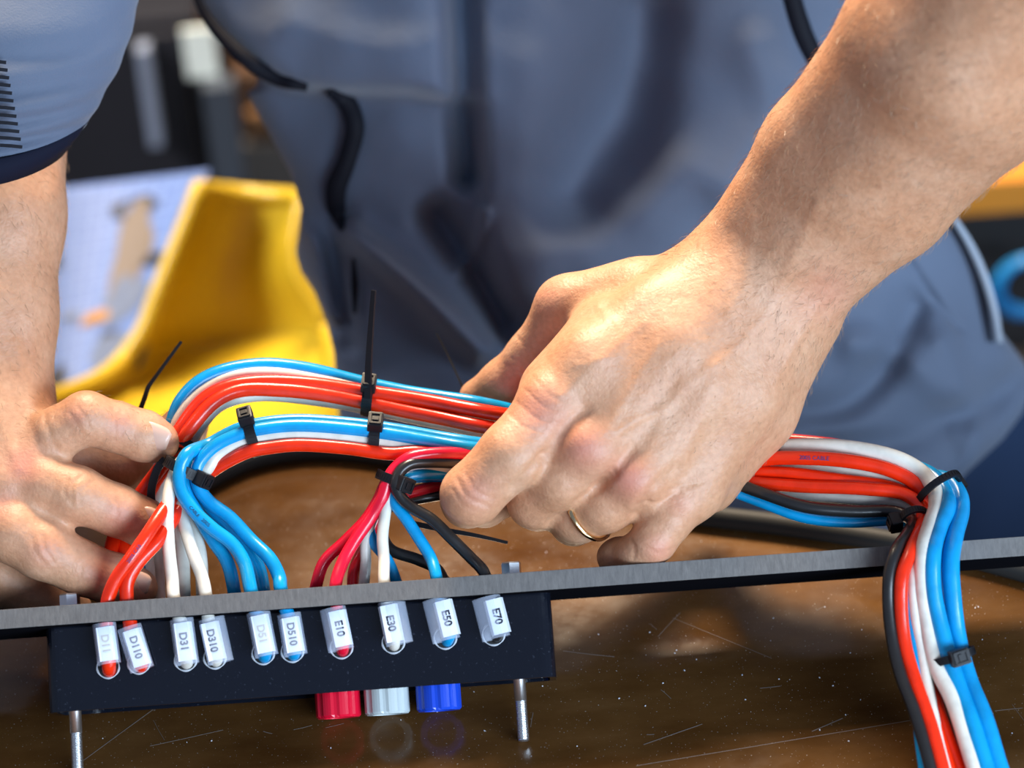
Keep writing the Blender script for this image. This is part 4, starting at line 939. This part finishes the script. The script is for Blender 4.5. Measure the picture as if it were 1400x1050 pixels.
def plate_at(x0, y0, x1, y1, Y, th): 
    a, b = onY((x0+x1)/2, y0, Y), onY((x0+x1)/2, y1, Y); wd_ = onY(x1, (y0+y1)/2, Y)[0]-onY(x0, (y0+y1)/2, Y)[0]
    return box(((a[0]+b[0])/2, Y, (a[2]+b[2])/2), EX, EY, EZ, wd_, th, abs(a[2]-b[2]), 1)
part('paper_label', plate_at(252, 38, 296, 106, yy-7, 3), mat('label_paper', (0.80, 0.86, 0.76), .6), r_, label='white paper label')
part('door_highlight', plate_at(196, 62, 214, 195, yy-16, 14), mat('pale_highlight', (0.45, 0.52, 0.66), .35, Metallic=.6), r_, label='pale blue-grey vertical highlight on the door')  # pale plate standing in for light reflected on the black door
part('post', plate_at(290, 110, 332, 300, yy-14, 18), mat('grey_post', (0.05, 0.06, 0.075), .4), r_, label='grey corner post')
r_, cx, yy, wd, zb, zt = cabinet('wooden_crate', 336, 100, 470, 250, 980, 300, mat('dark_crate_wood', (0.10, 0.05, 0.025), .6), 'dark brown wooden crate beside the black cabinet', 'crate')
part('slat', plate_at(338, 150, 400, 172, yy-8, 10), mat('tan_slat', (0.20, 0.10, 0.04), .6), r_)
part('front_panel', plate_at(338, 190, 460, 330, yy-8, 10), mat('grey_panel', (0.09, 0.085, 0.08), .6), r_)
r_, cx, yy, wd, zb, zt = cabinet('tool_box', 175, -40, 330, 26, 1000, 260, mat('olive_box', (0.20, 0.19, 0.15), .5), 'olive grey box on top of the black cabinet', 'box', False)
part('lid', box((cx, yy+134, zt+8), EX, EY, EZ, wd+10, 268, 16, 3), mat('grey_lid', (0.30, 0.29, 0.25), .5), r_)
r_, cx, yy, wd, zb, zt = cabinet('storage_rack', 1240, 262, 1600, 330, 720, 300, mat('dark_rack', (0.02, 0.018, 0.018), .5), 'dark rack with an orange wooden shelf beyond the right forearm', 'rack')
part('shelf_board', box((cx, yy+140, zt+10), EX, EY, EZ, wd, 320, 22, 2), mat('orange_board', (0.66, 0.24, 0.02), .5), r_)
part('drawer', plate_at(1376, 478, 1500, 540, yy-6, 8), mat('brown_drawer', (0.09, 0.06, 0.04), .6), r_)
zs = zt+21
for nm, px0, px1, hh_, col, lab in (('plastic_jar', 1352, 1382, 34, (0.42, 0.62, 0.26), 'pale green jar on the orange shelf'), ('plastic_jar', 1384, 1412, 30, (0.25, 0.50, 0.55), 'blue-green jar on the orange shelf'), ('plastic_jar', 1322, 1350, 24, (0.75, 0.42, 0.03), 'amber jar on the orange shelf')):
    a = onY(px0, 240, yy+40)[0]; b = onY(px1, 240, yy+40)[0]; c0 = A((a+b)/2, yy+40, zs); rj = (b-a)/2
    q = [c0, c0+A(0, 0, 2), c0+A(0, 0, hh_*.75), c0+A(0, 0, hh_*.85), c0+A(0, 0, hh_)]
    jo = mk(nm, *tube(q, np.array([rj*.95, rj, rj, rj*.8, rj*.8]), 20), mat(nm+lab[:5], col, .35)); tag(jo, lab, 'jar', 'jars on the orange shelf')
    part('lid', tube([c0+A(0, 0, hh_), c0+A(0, 0, hh_+7)], rj*.88, 20), mat('lid'+lab[:5], tuple(x*.6 for x in col), .4), jo)
cc = onY(1408, 392, yy-40); qs = []
for t in np.linspace(0, 2*pi*4, 120):
    qs.append(cc+A((19+1.5*sin(t*1.3))*cos(t), -3+6*t/(8*pi), (19+1.5*cos(t*.7))*sin(t)))
co_ = mk('cable_coil', *tube(np.array(qs), 2.6, 8), mat('blue_cable', (0.01, 0.20, 0.50), .35)); tag(co_, 'coil of blue cable hanging on the dark rack at the right edge', 'cable')
